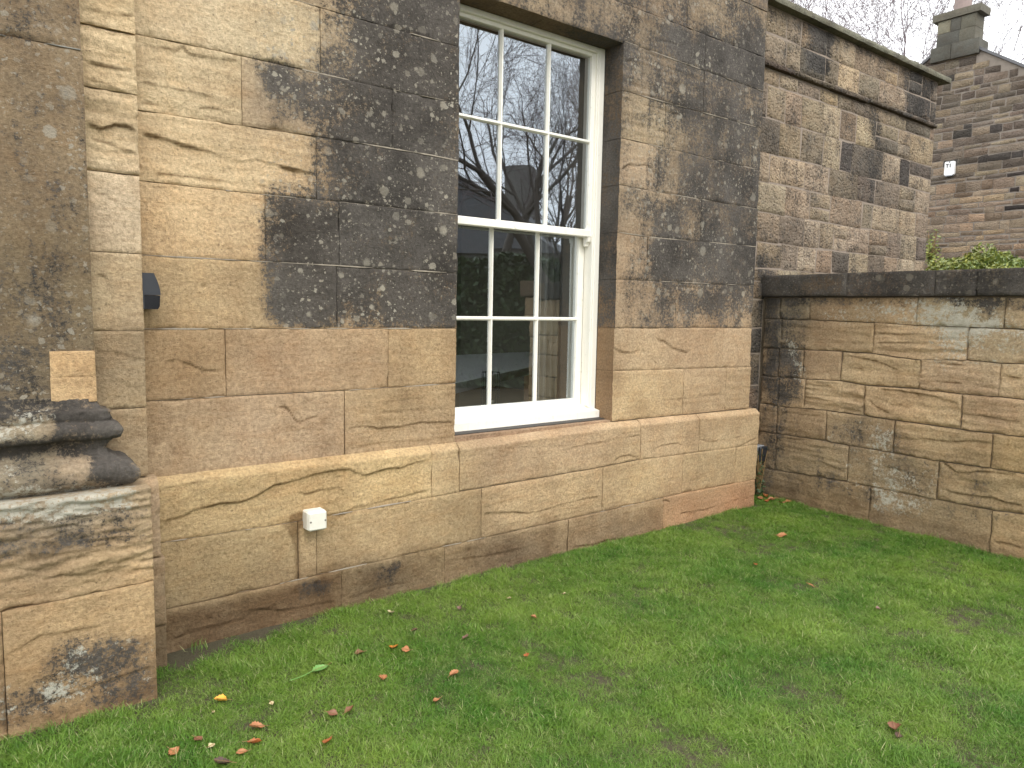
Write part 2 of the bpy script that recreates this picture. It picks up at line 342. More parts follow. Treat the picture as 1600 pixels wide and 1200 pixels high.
# (polygon, strength, feather px, channel)   channels: 0 crust, 1 white lichen, 2 damp and painted crack shade, 3 lichen discs
def regions(surface):
    R = []
    if surface == 'main':
        R += [([(505,-400),(503,60),(470,112),(400,92),(425,130),(470,165),(497,215),(500,300),(425,308),(418,360),(430,470),(450,512.5),(730,512.5),(740,-400)], 0.70, 40, 0),
              ([(600,-400),(560,120),(560,300),(470,360),(460,512.5),(730,512.5),(740,-400)], 0.30, 40, 0),
              ([(410,300),(414,512.5),(500,512.5),(500,300)], 0.40, 20, 0),
              ([(400,92),(470,112),(480,200),(440,190),(410,140)], 0.42, 14, 0),
              ([(430,190),(497,213),(497,300),(450,285)], 0.20, 20, 0),
              ([(735,-400),(740,200),(960,200),(1000,64),(1240,140),(1240,-400)], 0.52, 30, 0),
              ([(1040,60),(1240,80),(1240,512.5),(1010,512.5),(1015,330),(1070,220)], 0.54, 40, 0),
              ([(950,60),(1060,60),(1075,200),(1020,320),(950,330)], 0.30, 25, 0), ([(1060,40),(1240,80),(1240,512.5),(1060,512.5)], 0.20, 60, 0),
              ([(950,320),(1060,320),(1040,512.5),(950,512.5)], 0.24, 20, 0),
              ([(1030,370),(1190,375),(1190,440),(1010,436)], 0.25, 12, 0),
              ([(470,-400),(400,60),(440,200),(405,320),(430,520),(730,512.5),(740,-400)], 1.1, 30, 3),
              ([(940,-400),(960,300),(1000,512.5),(1240,512.5),(1240,-400)], 0.75, 30, 3),
              ([(560,560),(712,560),(712,700),(600,700)], 0.15, 20, 2),
              ([(232,622),(262,628),(274,655),(262,684),(240,698),(230,660)], 0.42, 7, 2), ([(262,690),(275,670),(293,672),(300,700),(288,714),(268,708)], 0.42, 6, 2),
              ([(430,620),(520,612),(530,700),(440,705)], 0.25, 25, 2),
              ([(1190,300),(1215,300),(1215,640),(1190,640)], 0.4, 6, 2)]
    if surface == 'plinth':
        R += [([(250,962),(384,932),(507,904),(530,1010),(250,1060)], 0.75, 8, 2), ([(500,900),(700,858),(900,818),(900,870),(690,930),(520,970)], 0.62, 8, 2),
              ([(900,816),(1030,792),(1040,850),(900,880)], 0.45, 8, 2),
              ([(440,820),(470,812),(472,905),(462,905),(462,850)], .8, 3, 2), ([(450,810),(474,800),(476,826),(462,826)], 1.1, 3, 2),
              ([(470,890),(900,798),(1040,770),(1040,782),(900,812),(470,905)], 0.35, 6, 2),
              ([(470,915),(520,905),(515,930),(470,935)], 0.45, 8, 0), ([(590,880),(620,880),(615,915),(585,920)], 0.4, 8, 0)]
    if surface == 'jamb':
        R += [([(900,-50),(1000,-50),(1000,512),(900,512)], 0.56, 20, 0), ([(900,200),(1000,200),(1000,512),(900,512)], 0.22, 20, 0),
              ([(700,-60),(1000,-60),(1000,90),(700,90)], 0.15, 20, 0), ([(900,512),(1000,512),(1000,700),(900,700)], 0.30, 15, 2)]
    if surface == 'shaft':
        R += [([(-300,-300),(160,-300),(160,640),(-300,640)], 0.24, 10, 0), ([(-300,-300),(160,-300),(160,640),(-300,640)], 0.90, 10, 3),
              ([(-300,400),(80,430),(75,640),(-300,660)], 0.12, 40, 0)]
    if surface == 'mould':
        R += [([(-300,655),(80,650),(60,690),(-300,700)], 0.75, 14, 1), ([(-300,715),(40,720),(30,760),(-300,770)], 0.50, 14, 1),
              ([(-300,775),(215,752),(215,805),(-300,845)], 0.95, 12, 1), ([(85,655),(190,650),(190,690),(85,690)], 0.50, 8, 0),
              ([(140,700),(215,700),(215,755),(140,750)], 0.62, 8, 0), ([(-300,690),(160,690),(150,712),(-300,722)], 0.6, 8, 0), ([(-300,640),(170,620),(170,655),(-300,665)], 0.45, 8, 0),
              ([(140,775),(215,762),(215,790),(140,800)], 0.45, 6, 0), ([(-300,600),(230,600),(230,830),(-300,850)], 0.32, 10, 0)]
    if surface == 'pier':
        R += [([(-300,775),(215,752),(228,800),(-300,845)], 0.95, 14, 1), ([(-300,820),(232,790),(236,850),(-300,900)], 0.38, 14, 0),
              ([(100,1000),(170,985),(245,990),(248,1090),(-300,1200),(-300,1060),(40,1080)], 0.44, 18, 0),
              ([(110,1010),(200,985),(220,1000),(150,1025),(140,1090),(60,1110),(60,1080)], 0.46, 14, 1), ([(-300,1050),(60,1060),(240,1000),(248,1080),(-300,1190)], 0.26, 24, 1),
              ([(105,1020),(215,1000),(215,1045),(115,1055)], 0.25, 10, 0),
              ([(-300,1130),(60,1120),(245,1060),(245,1100),(-300,1200)], 0.55, 14, 2), ([(0,1110),(25,1105),(25,1140),(0,1145)], 0.6, 6, 1)]
    if surface == 'garden':
        R += [([(1200,455),(1262,455),(1262,500),(1255,560),(1258,630),(1200,640)], 0.36, 16, 0), ([(1215,540),(1252,545),(1250,625),(1218,625)], 0.35, 8, 0),
              ([(1270,485),(1330,478),(1440,468),(1430,500),(1300,505)], 0.42, 16, 1), ([(1430,470),(1500,462),(1530,480),(1560,500),(1500,545),(1450,520),(1430,505)], 0.46, 16, 1),
              ([(1480,490),(1510,500),(1525,570),(1440,570),(1460,540)], 0.40, 16, 1), ([(1225,530),(1250,540),(1262,600),(1245,600)], 0.62, 6, 1),
              ([(1500,500),(1620,510),(1620,565),(1530,570)], 0.38, 16, 1), ([(1290,640),(1420,650),(1400,800),(1300,760)], 0.26, 30, 1), ([(1350,470),(1600,470),(1600,520),(1350,510)], 0.30, 24, 1), ([(1440,480),(1600,480),(1600,600),(1440,600)], 0.14, 30, 1), ([(1360,665),(1400,670),(1400,720),(1360,715)], 0.42, 10, 1),
              ([(1360,720),(1480,730),(1450,800),(1360,790)], 0.42, 14, 1), ([(1370,770),(1450,780),(1430,820),(1370,800)], 0.30, 10, 1),
              ([(1210,640),(1370,660),(1600,760),(1600,830),(1400,790),(1205,760)], 0.22, 20, 0),
              ([(1180,430),(1215,430),(1215,800),(1180,800)], 0.36, 10, 0), ([(1204,752),(1362,785),(1547,835),(1620,860),(1620,900),(1200,800)], 0.45, 8, 2),
              ([(1480,462),(1560,462),(1560,510),(1480,505)], 0.30, 12, 0), ([(1200,460),(1640,466),(1640,480),(1200,478)], 0.35, 5, 0)]
    if surface == 'coping':
        R += [([(1100,380),(1800,380),(1800,480),(1100,480)], 0.78, 8, 0), ([(1260,440),(1310,440),(1310,460),(1260,460)], -0.35, 8, 0), ([(1100,380),(1800,380),(1800,480),(1100,480)], 0.35, 8, 3)]
    if surface == 'rough':
        R += [([(1262,40),(1300,50),(1296,118),(1262,110)], 0.75, 5, 0), ([(1415,115),(1460,125),(1460,190),(1415,180)], 0.6, 8, 0),
              ([(1180,400),(1215,400),(1215,800),(1180,800)], 0.45, 8, 0), ([(1360,150),(1375,155),(1375,330),(1355,320)], 0.35, 8, 0),
              ([(1200,10),(1480,130),(1480,140),(1200,24)], 0.3, 10, 0), ([(1100,-200),(1600,-200),(1600,900),(1100,900)], 0.26, 10, 0), ([(1100,-200),(1600,-200),(1600,900),(1100,900)], 0.30, 10, 3)]
    return R
def masks(P, surface):
    px = project(P)
    px = px + 13 * np.stack([fbm(P * 5.0, 4), fbm(P * 5.0 + 50, 4)], 1)
    hard = project(P) + 2.0 * np.stack([fbm(P * 9.0, 3), fbm(P * 9.0 + 50, 3)], 1)
    out = np.zeros((len(P), 4))
    for poly, s, fe, ch in regions(surface):
        m = s * sstep(-fe, fe, poly_sd(px, poly))
        if surface in ('main', 'jamb') and any(512 <= q[1] <= 513 for q in poly):       # cleaned below this course line
            m = m * sstep(513.5, 511.5, hard[:, 1])
        out[:, ch] += m
    return np.clip(out, 0, 1.3)

PAL = {
 'main': [((300,30),(214,186,140)),((420,60),(205,182,138)),((270,110),(220,190,140)),((330,160),(218,188,138)),((440,160),(170,150,118)),((300,230),(224,190,134)),
          ((440,260),(214,180,128)),((300,340),(214,176,116)),((390,350),(205,172,118)),((300,450),(196,160,104)),((420,450),(188,158,108)),((600,300),(150,128,95)),
          ((290,570),(172,134,86)),((450,570),(178,138,98)),((560,560),(176,138,96)),((660,560),(184,146,96)),((300,670),(178,142,102)),((400,670),(186,148,112)),
          ((500,670),(188,150,112)),((620,640),(182,144,96)),((660,680),(194,156,114)),
          ((1000,120),(150,128,100)),((1000,200),(186,162,122)),((1000,300),(170,146,112)),((1000,400),(178,150,114)),((1120,300),(130,112,90)),((1000,470),(170,142,106)),
          ((1000,560),(196,158,114)),((1080,560),(190,150,110)),((1150,560),(196,160,120)),((1000,620),(204,166,114)),((1080,620),(196,158,112)),((1150,620),(190,154,112))],
 'plinth': [((350,770),(186,152,98)),((500,780),(202,162,100)),((620,750),(196,158,98)),((690,740),(194,160,110)),((800,720),(184,148,110)),((900,700),(182,146,108)),
            ((1040,690),(198,162,118)),((1140,680),(196,160,116)),((350,880),(180,148,98)),((480,850),(186,152,104)),((600,840),(188,152,102)),((720,810),(170,140,96)),
            ((820,800),(192,156,110)),((900,780),(192,156,108)),((1000,750),(196,162,112)),((1110,730),(192,158,110)),((1165,730),(196,160,110)),((1110,735),(192,156,112)),
            ((350,980),(138,110,78)),((470,930),(150,116,78)),((600,900),(138,114,86)),((800,860),(140,114,86)),((960,830),(152,124,90)),((1080,800),(176,126,80)),((1150,780),(186,118,66))],
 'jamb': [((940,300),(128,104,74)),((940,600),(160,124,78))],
 'step': [((170,30),(216,186,134)),((170,200),(214,186,134)),((180,320),(212,184,144)),((185,450),(200,172,126)),((190,560),(164,138,100)),((200,640),(176,148,104)),((210,720),(176,148,104)),
          ((248,800),(186,156,118)),((250,900),(176,146,106)),((252,1010),(134,112,76))],
 'shaft': [((60,50),(152,128,92)),((60,250),(152,126,88)),((60,450),(136,116,80)),((30,600),(128,110,80))],
 'mould': [((50,650),(150,134,104)),((150,670),(168,146,116)),((50,740),(150,138,110)),((120,740),(166,142,108)),((100,790),(160,150,128))],
 'pier': [((100,800),(170,160,138)),((100,860),(136,112,74)),((150,900),(176,146,92)),((60,980),(196,162,108)),((180,940),(190,156,102)),((100,1060),(182,146,90)),((200,1060),(160,126,78)),((60,1130),(150,116,70))],
 'garden': [((1240,490),(120,104,74)),((1340,490),(158,128,80)),((1500,490),(150,130,88)),((1300,530),(162,128,82)),((1400,530),(178,144,92)),((1560,540),(150,128,86)),((1300,570),(166,134,88)),
            ((1380,580),(186,152,100)),((1500,590),(172,138,92)),((1580,590),(184,150,100)),((1300,620),(190,154,100)),((1430,640),(190,152,96)),((1570,640),(182,146,98)),
            ((1250,670),(158,126,78)),((1340,680),(146,120,80)),((1470,700),(170,138,84)),((1580,710),(176,142,74)),((1270,720),(140,116,74)),((1400,740),(144,120,80)),((1550,760),(160,132,80)),
            ((1290,770),(140,112,66)),((1450,810),(150,124,78)),((1580,850),(164,130,76))],
 'coping': [((1240,446),(130,110,84)),((1300,448),(150,118,86)),((1450,446),(110,96,74))],
}
def muted(c, k=0.30):
    L = float(c @ np.array([.45, .42, .13])); c = (c * (1 - k) + L * k) * np.array([1.0, .99, .955]) * .95; return c * min(1, .60 / c.max())
GAIN = {'plinth': np.array([1.12, 1.16, 1.12]), 'garden': np.array([1.26, 1.32, 1.42]), 'pier': 1.10, 'mould': 1.05, 'step': 1.0, 'shaft': 1.05, 'coping': .8}
PAL = {k: (np.array([p for p, c in v], float), np.array([muted(srgb(*c)) * (GAIN.get(k, 1.0) if k != 'main' else (np.array([1.08, 1.13, 1.10]) if p[1] > 513 else 1.0)) for p, c in v])) for k, v in PAL.items()}
def tone_at(P, surface, soften=26.0):
    px = project(P); pts, cols = PAL[surface]
    d2 = ((px[:, None, :] - pts[None]) ** 2).sum(2); w = 1 / (d2 + soften ** 2) ** 1.6
    return (w @ cols) / w.sum(1)[:, None]

# ------------------------------------------------------------------ stones
def add_attr(me, name, data):
    a = me.attributes.new(name, 'FLOAT_COLOR', 'POINT'); a.data.foreach_set('color', np.asarray(data, np.float32).ravel())
def np_mesh(name, V, Fq, mat, parent, smooth_n=0):
    me = bpy.data.meshes.new(name); nf = len(Fq)
    me.vertices.add(len(V)); me.vertices.foreach_set('co', np.asarray(V, np.float32).ravel())
    me.loops.add(nf * 4); me.loops.foreach_set('vertex_index', np.asarray(Fq, np.int32).ravel())
    me.polygons.add(nf); me.polygons.foreach_set('loop_start', np.arange(0, nf * 4, 4, dtype=np.int32))
    sm = np.zeros(nf, bool); sm[:smooth_n] = True
    me.polygons.foreach_set('use_smooth', sm); me.update(calc_edges=True)
    me.materials.append(mat)
    o = bpy.data.objects.new(name, me); COL.objects.link(o)
    if parent:
        o.parent = parent
    return o
class Plane:
    """a wall face: u along U (horizontal), v = world z, N outwards"""
    def __init__(s, O, U, N): s.O = np.array(O, float); s.U = np.array(U, float); s.N = np.array(N, float)
    def hit(s, p):
        d = ray(p); t = ((s.O - CAM) @ s.N) / (d @ s.N); q = CAM + d * t
        return np.array([(q - s.O) @ s.U, q[2]])
    def pt(s, u, v, h): return s.O[None] + u[:, None] * s.U[None] + np.outer(v, [0, 0, 1]) + h[:, None] * s.N[None]
    def line(s, px):
        if np.isscalar(px): return np.array([[-50, px], [50, px]], float)
        q = np.array([s.hit(p) for p in px]); q = q[np.argsort(q[:, 0])]; return q
def at(line, u): return np.interp(u, line[:, 0], line[:, 1])

def stone(plane, u0, u1, bot, top, surface, mat, parent, res=0.008, gap=0.0015, thick=0.06, edge=0.0036, amp=0.0016, strata=0.0, strata_f=26.0,
          scarps=(), chamfer=0.0, proud=0.0, jit=0.05, tone=None, side_surface=None, extra=None, name='stone', pillow=0.0, seed=None, u0t=None, u1t=None, ragged=1.0, tilt=0.0, hmin=-.0150):
    crack_shade = 0.0
    sd_ = rng.uniform(0, 99, 3) if seed is None else np.array([seed, seed * 1.7, 3.1])
    gap = gap * rng.uniform(.35, 1.5); edge = edge * rng.uniform(.5, 1.3)
    u0 += gap; u1 -= gap; u0t = u0 if u0t is None else u0t + gap; u1t = u1 if u1t is None else u1t - gap
    um = (u0 + u1) / 2; H = at(top, um) - at(bot, um)
    nu = max(2, int(round((u1 - u0) / res))); nv = max(2, int(round(H / res)))
    s = np.linspace(0, 1, nu + 1); t = np.linspace(0, 1, nv + 1)
    S, T = np.meshgrid(s, t); S = S.ravel(); T = T.ravel()
    ua = u0 + (u0t - u0) * T; ub = u1 + (u1t - u1) * T; u = ua + (ub - ua) * S
    vb = at(bot, u) + gap; vt = at(top, u) - gap; v = vb + (vt - vb) * T
    q = np.stack([u * 1.0 + sd_[0], v + sd_[1], np.zeros_like(u)], 1)
    # wavy edges
    du = np.minimum(u - ua, ub - u); dv = np.minimum(v - vb, vt - v)
    h = np.full(len(u), proud + rng.uniform(-.0016, .0016)) + rng.uniform(-.002, .002) * (S - .5) + rng.uniform(-.0015, .0015) * (T - .5)
    h += amp * 1.6 * fbm(q * 7, 4) + amp * fbm(q * 34, 3)
    if tilt: h += tilt * (S - 0.5)
    if pillow:
        e = np.clip(np.minimum(du, dv) / (0.28 * min(H, u1 - u0)), 0, 1); h += pillow * (np.sqrt(1 - (1 - e) ** 2) - 1)
    er = edge * (1 + ragged * 2.2 * np.clip(fbm(q * 13 + 5, 3), -0.3, 1)); de = np.minimum(du, dv)
    h -= er * (1 - np.clip(de / np.maximum(er * 1.3, 1e-4), 0, 1)) ** 1.6
    chip = np.clip(fbm(q * 6 + 31, 4) - 0.22, 0, 1) * ragged; h -= 0.05 * chip * np.exp(-de / 0.014)
    if strata:
        w = v + 0.012 * fbm(q * np.array([3, 3, 1.0]), 3)
        qq = np.stack([u * 1.6 + sd_[0], w * strata_f + sd_[1], np.zeros_like(u)], 1); r = fbm(qq, 4, 0.55)
        h += strata * (np.clip(r * 2.2, -1, 0.6)) + strata * 0.4 * fbm(np.stack([u * 5, w * strata_f * 2.6, u * 0], 1), 3)
    for ln, d, dec, reach in scarps:
        if ln[0, 0] > u1 or ln[-1, 0] < u0: continue
        wig = 0.008 * fbm(np.stack([u * 16, u * 0 + 3, u * 0], 1), 5, .62) + 0.002 * fbm(np.stack([u * 90, v * 20, u * 0], 1), 2)
        dd = at(ln, u) + wig - v
        dm = np.clip(.85 + 1.5 * fbm(np.stack([u * 5, u * 0 + d * 900, u * 0], 1), 3), .35, 1.5)
        endt = dm * sstep(0, 0.03, u - ln[0, 0]) * sstep(0, 0.03, ln[-1, 0] - u)
        below = sstep(-0.001, 0.0035, dd) * np.exp(-np.maximum(dd, 0) / dec) * (1 - sstep(reach * 0.7, reach, dd))
        h -= d * below * endt * (0.8 + 0.5 * fbm(q * 9 + 77, 2))
        crack_shade = crack_shade + np.exp(-((dd - .001) / .0045) ** 2) * endt * min(1, d / .008)  # dark line painted for shade too narrow for the modelled groove
        h += 0.12 * d * np.exp(-np.abs(dd + 0.008) / 0.006) * endt
        h += 0.0025 * fbm(q * 40, 3) * (dd > 0) * (dd < reach) * endt
    for (pc, pr_) in (POCKS if plane is P_PL else POCKM if plane is P_MAIN else ()):
        if pc[0] < u0 - .02 or pc[0] > u1 + .02: continue
        g_ = np.exp(-(((u - pc[0]) ** 2 + (v - pc[1]) ** 2) / pr_ ** 2)); h -= .006 * g_; crack_shade = crack_shade + .55 * g_
    if extra is not None: h = extra(u, v, h, T)
    if hmin is not None: h = np.maximum(h, hmin)
    if chamfer:
        h = h - chamfer * np.clip((v - (vt - chamfer * 0.9)) / (chamfer * 0.9), 0, 1)
    P = plane.pt(u, v, h); crack_shade = np.broadcast_to(crack_shade, (len(P),))
    n = len(P); nb = len(s); G = np.arange(n).reshape(nv + 1, nb)
    F = np.stack([G[:-1, :-1], G[:-1, 1:], G[1:, 1:], G[1:, :-1]], -1).reshape(-1, 4)
    nsm = len(F)
    loop = np.concatenate([G[0, :], G[1:, -1], G[-1, -2::-1], G[-2:0:-1, 0]])
    back = plane.pt(u[loop], v[loop], np.full(len(loop), -thick)); m = len(loop)
    ring = np.arange(n, n + m); bk = np.arange(n + m, n + 2 * m)
    V = np.concatenate([P, P[loop], back])
    nx = np.roll(np.arange(m), -1)
    Fs = np.stack([ring, bk, bk[nx], ring[nx]], -1)
    cb = [n + m + 0, n + m + (nb - 1), n + m + (nb - 1) + nv, n + m + 2 * (nb - 1) + nv]
    if plane_flip(plane): F = F[:, ::-1]; Fs = Fs[:, ::-1]
    Fa = np.concatenate([F, Fs, np.array([[cb[0], cb[3], cb[2], cb[1]]])])
    c = P.mean(0)[None]
    if tone is None: base = 0.72 * tone_at(V, surface) + 0.28 * tone_at(c, surface)
    else: base = np.repeat(np.array(tone)[None], len(V), 0)
    base = base * (1 + rng.uniform(-jit, jit)) * (1 + rng.uniform(-jit * .18, jit * .18, 3))[None]
    mk = masks(V, surface) if surface in REG_OK else np.zeros((len(V), 4))
    mk[:n, 2] = np.clip(mk[:n, 2] + .9 * crack_shade, 0, 1.3)  # shade inside cracks and pocks goes into the damp channel as colour
    if side_surface:
        sel = np.zeros(len(V), bool); sel[n:] = True
        mk[sel] = masks(V[sel], side_surface); base[sel] = tone_at(V[sel], side_surface)
    if COLLECT is not None: COLLECT.append((V, Fa, np.c_[np.clip(base, 0, 1), np.ones(len(V))], mk)); return None
    o = np_mesh(name, V, Fa, mat, parent, nsm)
    add_attr(o.data, 'tone', np.c_[np.clip(base, 0, 1), np.ones(len(V))]); add_attr(o.data, 'mask', mk)
    return o
COLLECT = None
REG_OK = ('main', 'plinth', 'shaft', 'mould', 'pier', 'garden', 'coping', 'rough')
def plane_flip(p): return np.cross(p.U, [0, 0, 1]) @ p.N < 0

def course(plane, top, bot, joints, surface, parent, mat=M_STONE, opts=None, **kw):
    """joints: pixel x (measured at mid height) or ('u', value)"""
    T = plane.line(top); B = plane.line(bot); us = []
    for j in joints:
        if isinstance(j, tuple): us.append(j[1])
        else:
            yt = np.interp(j, *zip(*sorted(top))) if not np.isscalar(top) else None
            yb = np.interp(j, *zip(*sorted(bot))) if not np.isscalar(bot) else None
            if yt is None and yb is None: y = 100
            else: y = np.mean([y for y in (yt, yb) if y is not None])
            us.append(plane.hit((j, y))[0])
    out = []
    for i in range(len(us) - 1):
        k = dict(kw); k.update((opts or {}).get(i, {}))
        out.append(stone(plane, us[i], us[i + 1], B, T, surface, mat, parent, **k))
    return out

# ================================================================== the setting: ground
def ground_material():
    m, nt, bs = new_mat('lawn_soil'); t = NT(nt); P = t.pos()
    n = t.noise(P, 2.2, 6, 0.6); f = t.noise(P, 60, 5, 0.7)
    c = t.mix(n, (0.055, 0.050, 0.024), (0.082, 0.066, 0.036))
    mud = t.math('MULTIPLY', t.mapr(t.noise(P, 1.4, 5, 0.6), 0.55, 0.72), 0.7)
    c = t.mix(mud, c, (0.055, 0.042, 0.026)); c = t.mix(1.0, c, t.mix(f, (0.5, 0.5, 0.5), (1.4, 1.4, 1.4)), 'MULTIPLY')
    t.l.new(c, bs.inputs['Base Color']); bs.inputs['Roughness'].default_value = 1.0; t.bump(f, 0.8, 0.02, bs); return m
nx_, ny_ = 60, 50
gx = np.concatenate([[-300, -60, -12], np.linspace(-2, 6, nx_), [14, 60, 300]]); gy = np.concatenate([[-300, -60, -12], np.linspace(-2, 4, ny_), [14, 60, 300]])
GX, GY = np.meshgrid(gx, gy); gp = np.stack([GX.ravel(), GY.ravel(), np.zeros(GX.size)], 1)
def ground_z(x, y):
    x = np.asarray(x, float); y = np.asarray(y, float)
    return 0.016 * perlin(np.stack([x * 0.8, y * 0.8, x * 0], -1).reshape(-1, 3)).reshape(x.shape) + 0.006 * perlin(np.stack([x * 4, y * 4, x * 0 + 9], -1).reshape(-1, 3)).reshape(x.shape)
gp[:, 2] = ground_z(gp[:, 0], gp[:, 1])
GI = np.arange(GX.size).reshape(GX.shape)
gf = np.stack([GI[:-1, :-1], GI[:-1, 1:], GI[1:, 1:], GI[1:, :-1]], -1).reshape(-1, 4)
ground = np_mesh('ground', gp, gf, ground_material(), None, len(gf)); prop(ground, kind='structure')

# ================================================================== the house: main wall
YW, YP = 3.34, 3.30
house = empty('stone_house', label='weathered sandstone house front with a tall white sash window above the lawn', cat='house')
P_MAIN = Plane((0, YW, 0), (1, 0, 0), (0, -1, 0)); P_PL = Plane((0, YP, 0), (1, 0, 0), (0, -1, 0))
wall = MB()
wx0, wx1, wr = 2.06, 3.50, 4.86
for (a, b, y, z0, z1) in ((0.45, wx0, YW + .016, 0.72, 4.35), (wx1, wr, YW + .016, 0.72, 4.35), (wx0, wx1, YW + .016, 3.24, 4.35), (0.45, 4.95, YP + .016, -0.3, 0.70)):
    wall.box(a, b, y, y + 0.5, z0, z1)
wall_o = wall.build('wall', M_MORTAR, house)

def SC(plane, px, d, dec, reach): return (plane.line(px), d, dec, reach)
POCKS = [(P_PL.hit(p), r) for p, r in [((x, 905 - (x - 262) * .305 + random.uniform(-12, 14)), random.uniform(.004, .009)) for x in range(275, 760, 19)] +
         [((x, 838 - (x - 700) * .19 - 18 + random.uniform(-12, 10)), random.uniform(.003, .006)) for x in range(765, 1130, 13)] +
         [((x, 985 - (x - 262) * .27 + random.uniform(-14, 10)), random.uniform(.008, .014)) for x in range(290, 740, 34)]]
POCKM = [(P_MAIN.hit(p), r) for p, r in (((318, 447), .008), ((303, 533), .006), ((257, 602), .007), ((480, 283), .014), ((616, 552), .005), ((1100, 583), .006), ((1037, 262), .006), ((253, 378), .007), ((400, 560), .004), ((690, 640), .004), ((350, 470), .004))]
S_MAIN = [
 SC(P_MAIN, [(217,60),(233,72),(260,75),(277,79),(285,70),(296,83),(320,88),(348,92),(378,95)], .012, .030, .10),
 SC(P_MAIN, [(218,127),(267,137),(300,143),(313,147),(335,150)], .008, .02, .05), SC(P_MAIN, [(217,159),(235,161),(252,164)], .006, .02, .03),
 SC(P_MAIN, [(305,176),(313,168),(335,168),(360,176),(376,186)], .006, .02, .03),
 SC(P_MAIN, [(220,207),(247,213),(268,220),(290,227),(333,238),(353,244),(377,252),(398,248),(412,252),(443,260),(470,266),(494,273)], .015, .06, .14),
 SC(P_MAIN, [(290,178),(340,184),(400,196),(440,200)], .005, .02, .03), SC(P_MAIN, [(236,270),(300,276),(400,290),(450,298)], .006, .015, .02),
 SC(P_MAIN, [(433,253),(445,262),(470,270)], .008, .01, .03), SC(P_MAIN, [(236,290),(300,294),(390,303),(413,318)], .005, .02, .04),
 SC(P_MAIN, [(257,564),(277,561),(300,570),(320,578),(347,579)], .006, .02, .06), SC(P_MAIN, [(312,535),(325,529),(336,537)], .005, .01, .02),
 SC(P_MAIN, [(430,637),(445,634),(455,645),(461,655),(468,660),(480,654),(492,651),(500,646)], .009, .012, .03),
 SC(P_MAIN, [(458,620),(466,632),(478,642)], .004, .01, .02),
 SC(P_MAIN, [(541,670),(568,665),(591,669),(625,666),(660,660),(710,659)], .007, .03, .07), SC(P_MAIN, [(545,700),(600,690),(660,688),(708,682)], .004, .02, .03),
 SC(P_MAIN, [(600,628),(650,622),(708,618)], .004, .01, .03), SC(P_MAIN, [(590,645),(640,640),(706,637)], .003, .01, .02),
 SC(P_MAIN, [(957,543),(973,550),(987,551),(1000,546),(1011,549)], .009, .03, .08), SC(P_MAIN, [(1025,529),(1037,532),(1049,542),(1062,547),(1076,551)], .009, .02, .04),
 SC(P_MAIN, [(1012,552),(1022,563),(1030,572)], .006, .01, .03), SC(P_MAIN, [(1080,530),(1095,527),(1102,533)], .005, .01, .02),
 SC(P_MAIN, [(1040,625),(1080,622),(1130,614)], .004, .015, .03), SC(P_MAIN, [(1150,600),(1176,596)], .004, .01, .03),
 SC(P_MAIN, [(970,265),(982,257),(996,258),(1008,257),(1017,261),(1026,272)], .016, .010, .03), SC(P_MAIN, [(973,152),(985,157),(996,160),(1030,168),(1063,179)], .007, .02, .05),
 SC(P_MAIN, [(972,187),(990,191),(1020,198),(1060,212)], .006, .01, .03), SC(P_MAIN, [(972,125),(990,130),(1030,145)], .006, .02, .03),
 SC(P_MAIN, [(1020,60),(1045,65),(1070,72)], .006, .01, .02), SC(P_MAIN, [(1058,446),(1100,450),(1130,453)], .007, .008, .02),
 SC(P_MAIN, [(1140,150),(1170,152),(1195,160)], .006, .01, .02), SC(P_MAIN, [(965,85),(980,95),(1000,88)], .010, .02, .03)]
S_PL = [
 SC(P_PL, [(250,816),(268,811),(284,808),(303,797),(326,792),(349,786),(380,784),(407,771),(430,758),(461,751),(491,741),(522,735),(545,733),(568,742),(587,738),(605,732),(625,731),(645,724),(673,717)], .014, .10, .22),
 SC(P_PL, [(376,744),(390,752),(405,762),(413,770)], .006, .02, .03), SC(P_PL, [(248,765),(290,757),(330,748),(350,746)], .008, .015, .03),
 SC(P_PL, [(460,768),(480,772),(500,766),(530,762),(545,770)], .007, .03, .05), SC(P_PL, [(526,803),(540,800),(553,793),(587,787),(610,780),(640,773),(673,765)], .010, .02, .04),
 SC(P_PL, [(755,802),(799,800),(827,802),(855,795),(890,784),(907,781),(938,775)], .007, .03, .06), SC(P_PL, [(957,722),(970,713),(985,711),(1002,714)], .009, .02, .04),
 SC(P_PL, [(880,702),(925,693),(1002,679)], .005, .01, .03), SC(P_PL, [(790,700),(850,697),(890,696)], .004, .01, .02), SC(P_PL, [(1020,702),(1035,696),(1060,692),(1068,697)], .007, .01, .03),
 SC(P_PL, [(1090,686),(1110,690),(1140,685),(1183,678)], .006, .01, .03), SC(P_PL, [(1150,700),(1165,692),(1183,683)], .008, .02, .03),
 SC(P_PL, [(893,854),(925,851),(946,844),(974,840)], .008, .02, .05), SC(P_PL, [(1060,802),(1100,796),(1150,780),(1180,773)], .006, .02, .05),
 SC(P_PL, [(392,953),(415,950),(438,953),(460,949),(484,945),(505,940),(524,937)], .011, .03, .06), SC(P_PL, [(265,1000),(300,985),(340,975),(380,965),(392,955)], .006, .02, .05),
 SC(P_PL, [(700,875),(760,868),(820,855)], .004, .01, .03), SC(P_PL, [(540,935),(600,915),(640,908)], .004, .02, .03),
 SC(P_PL, [(1033,783),(1040,781),(1048,785)], .012, .01, .03), SC(P_PL, [(760,760),(830,750),(900,740)], .003, .01, .02)]
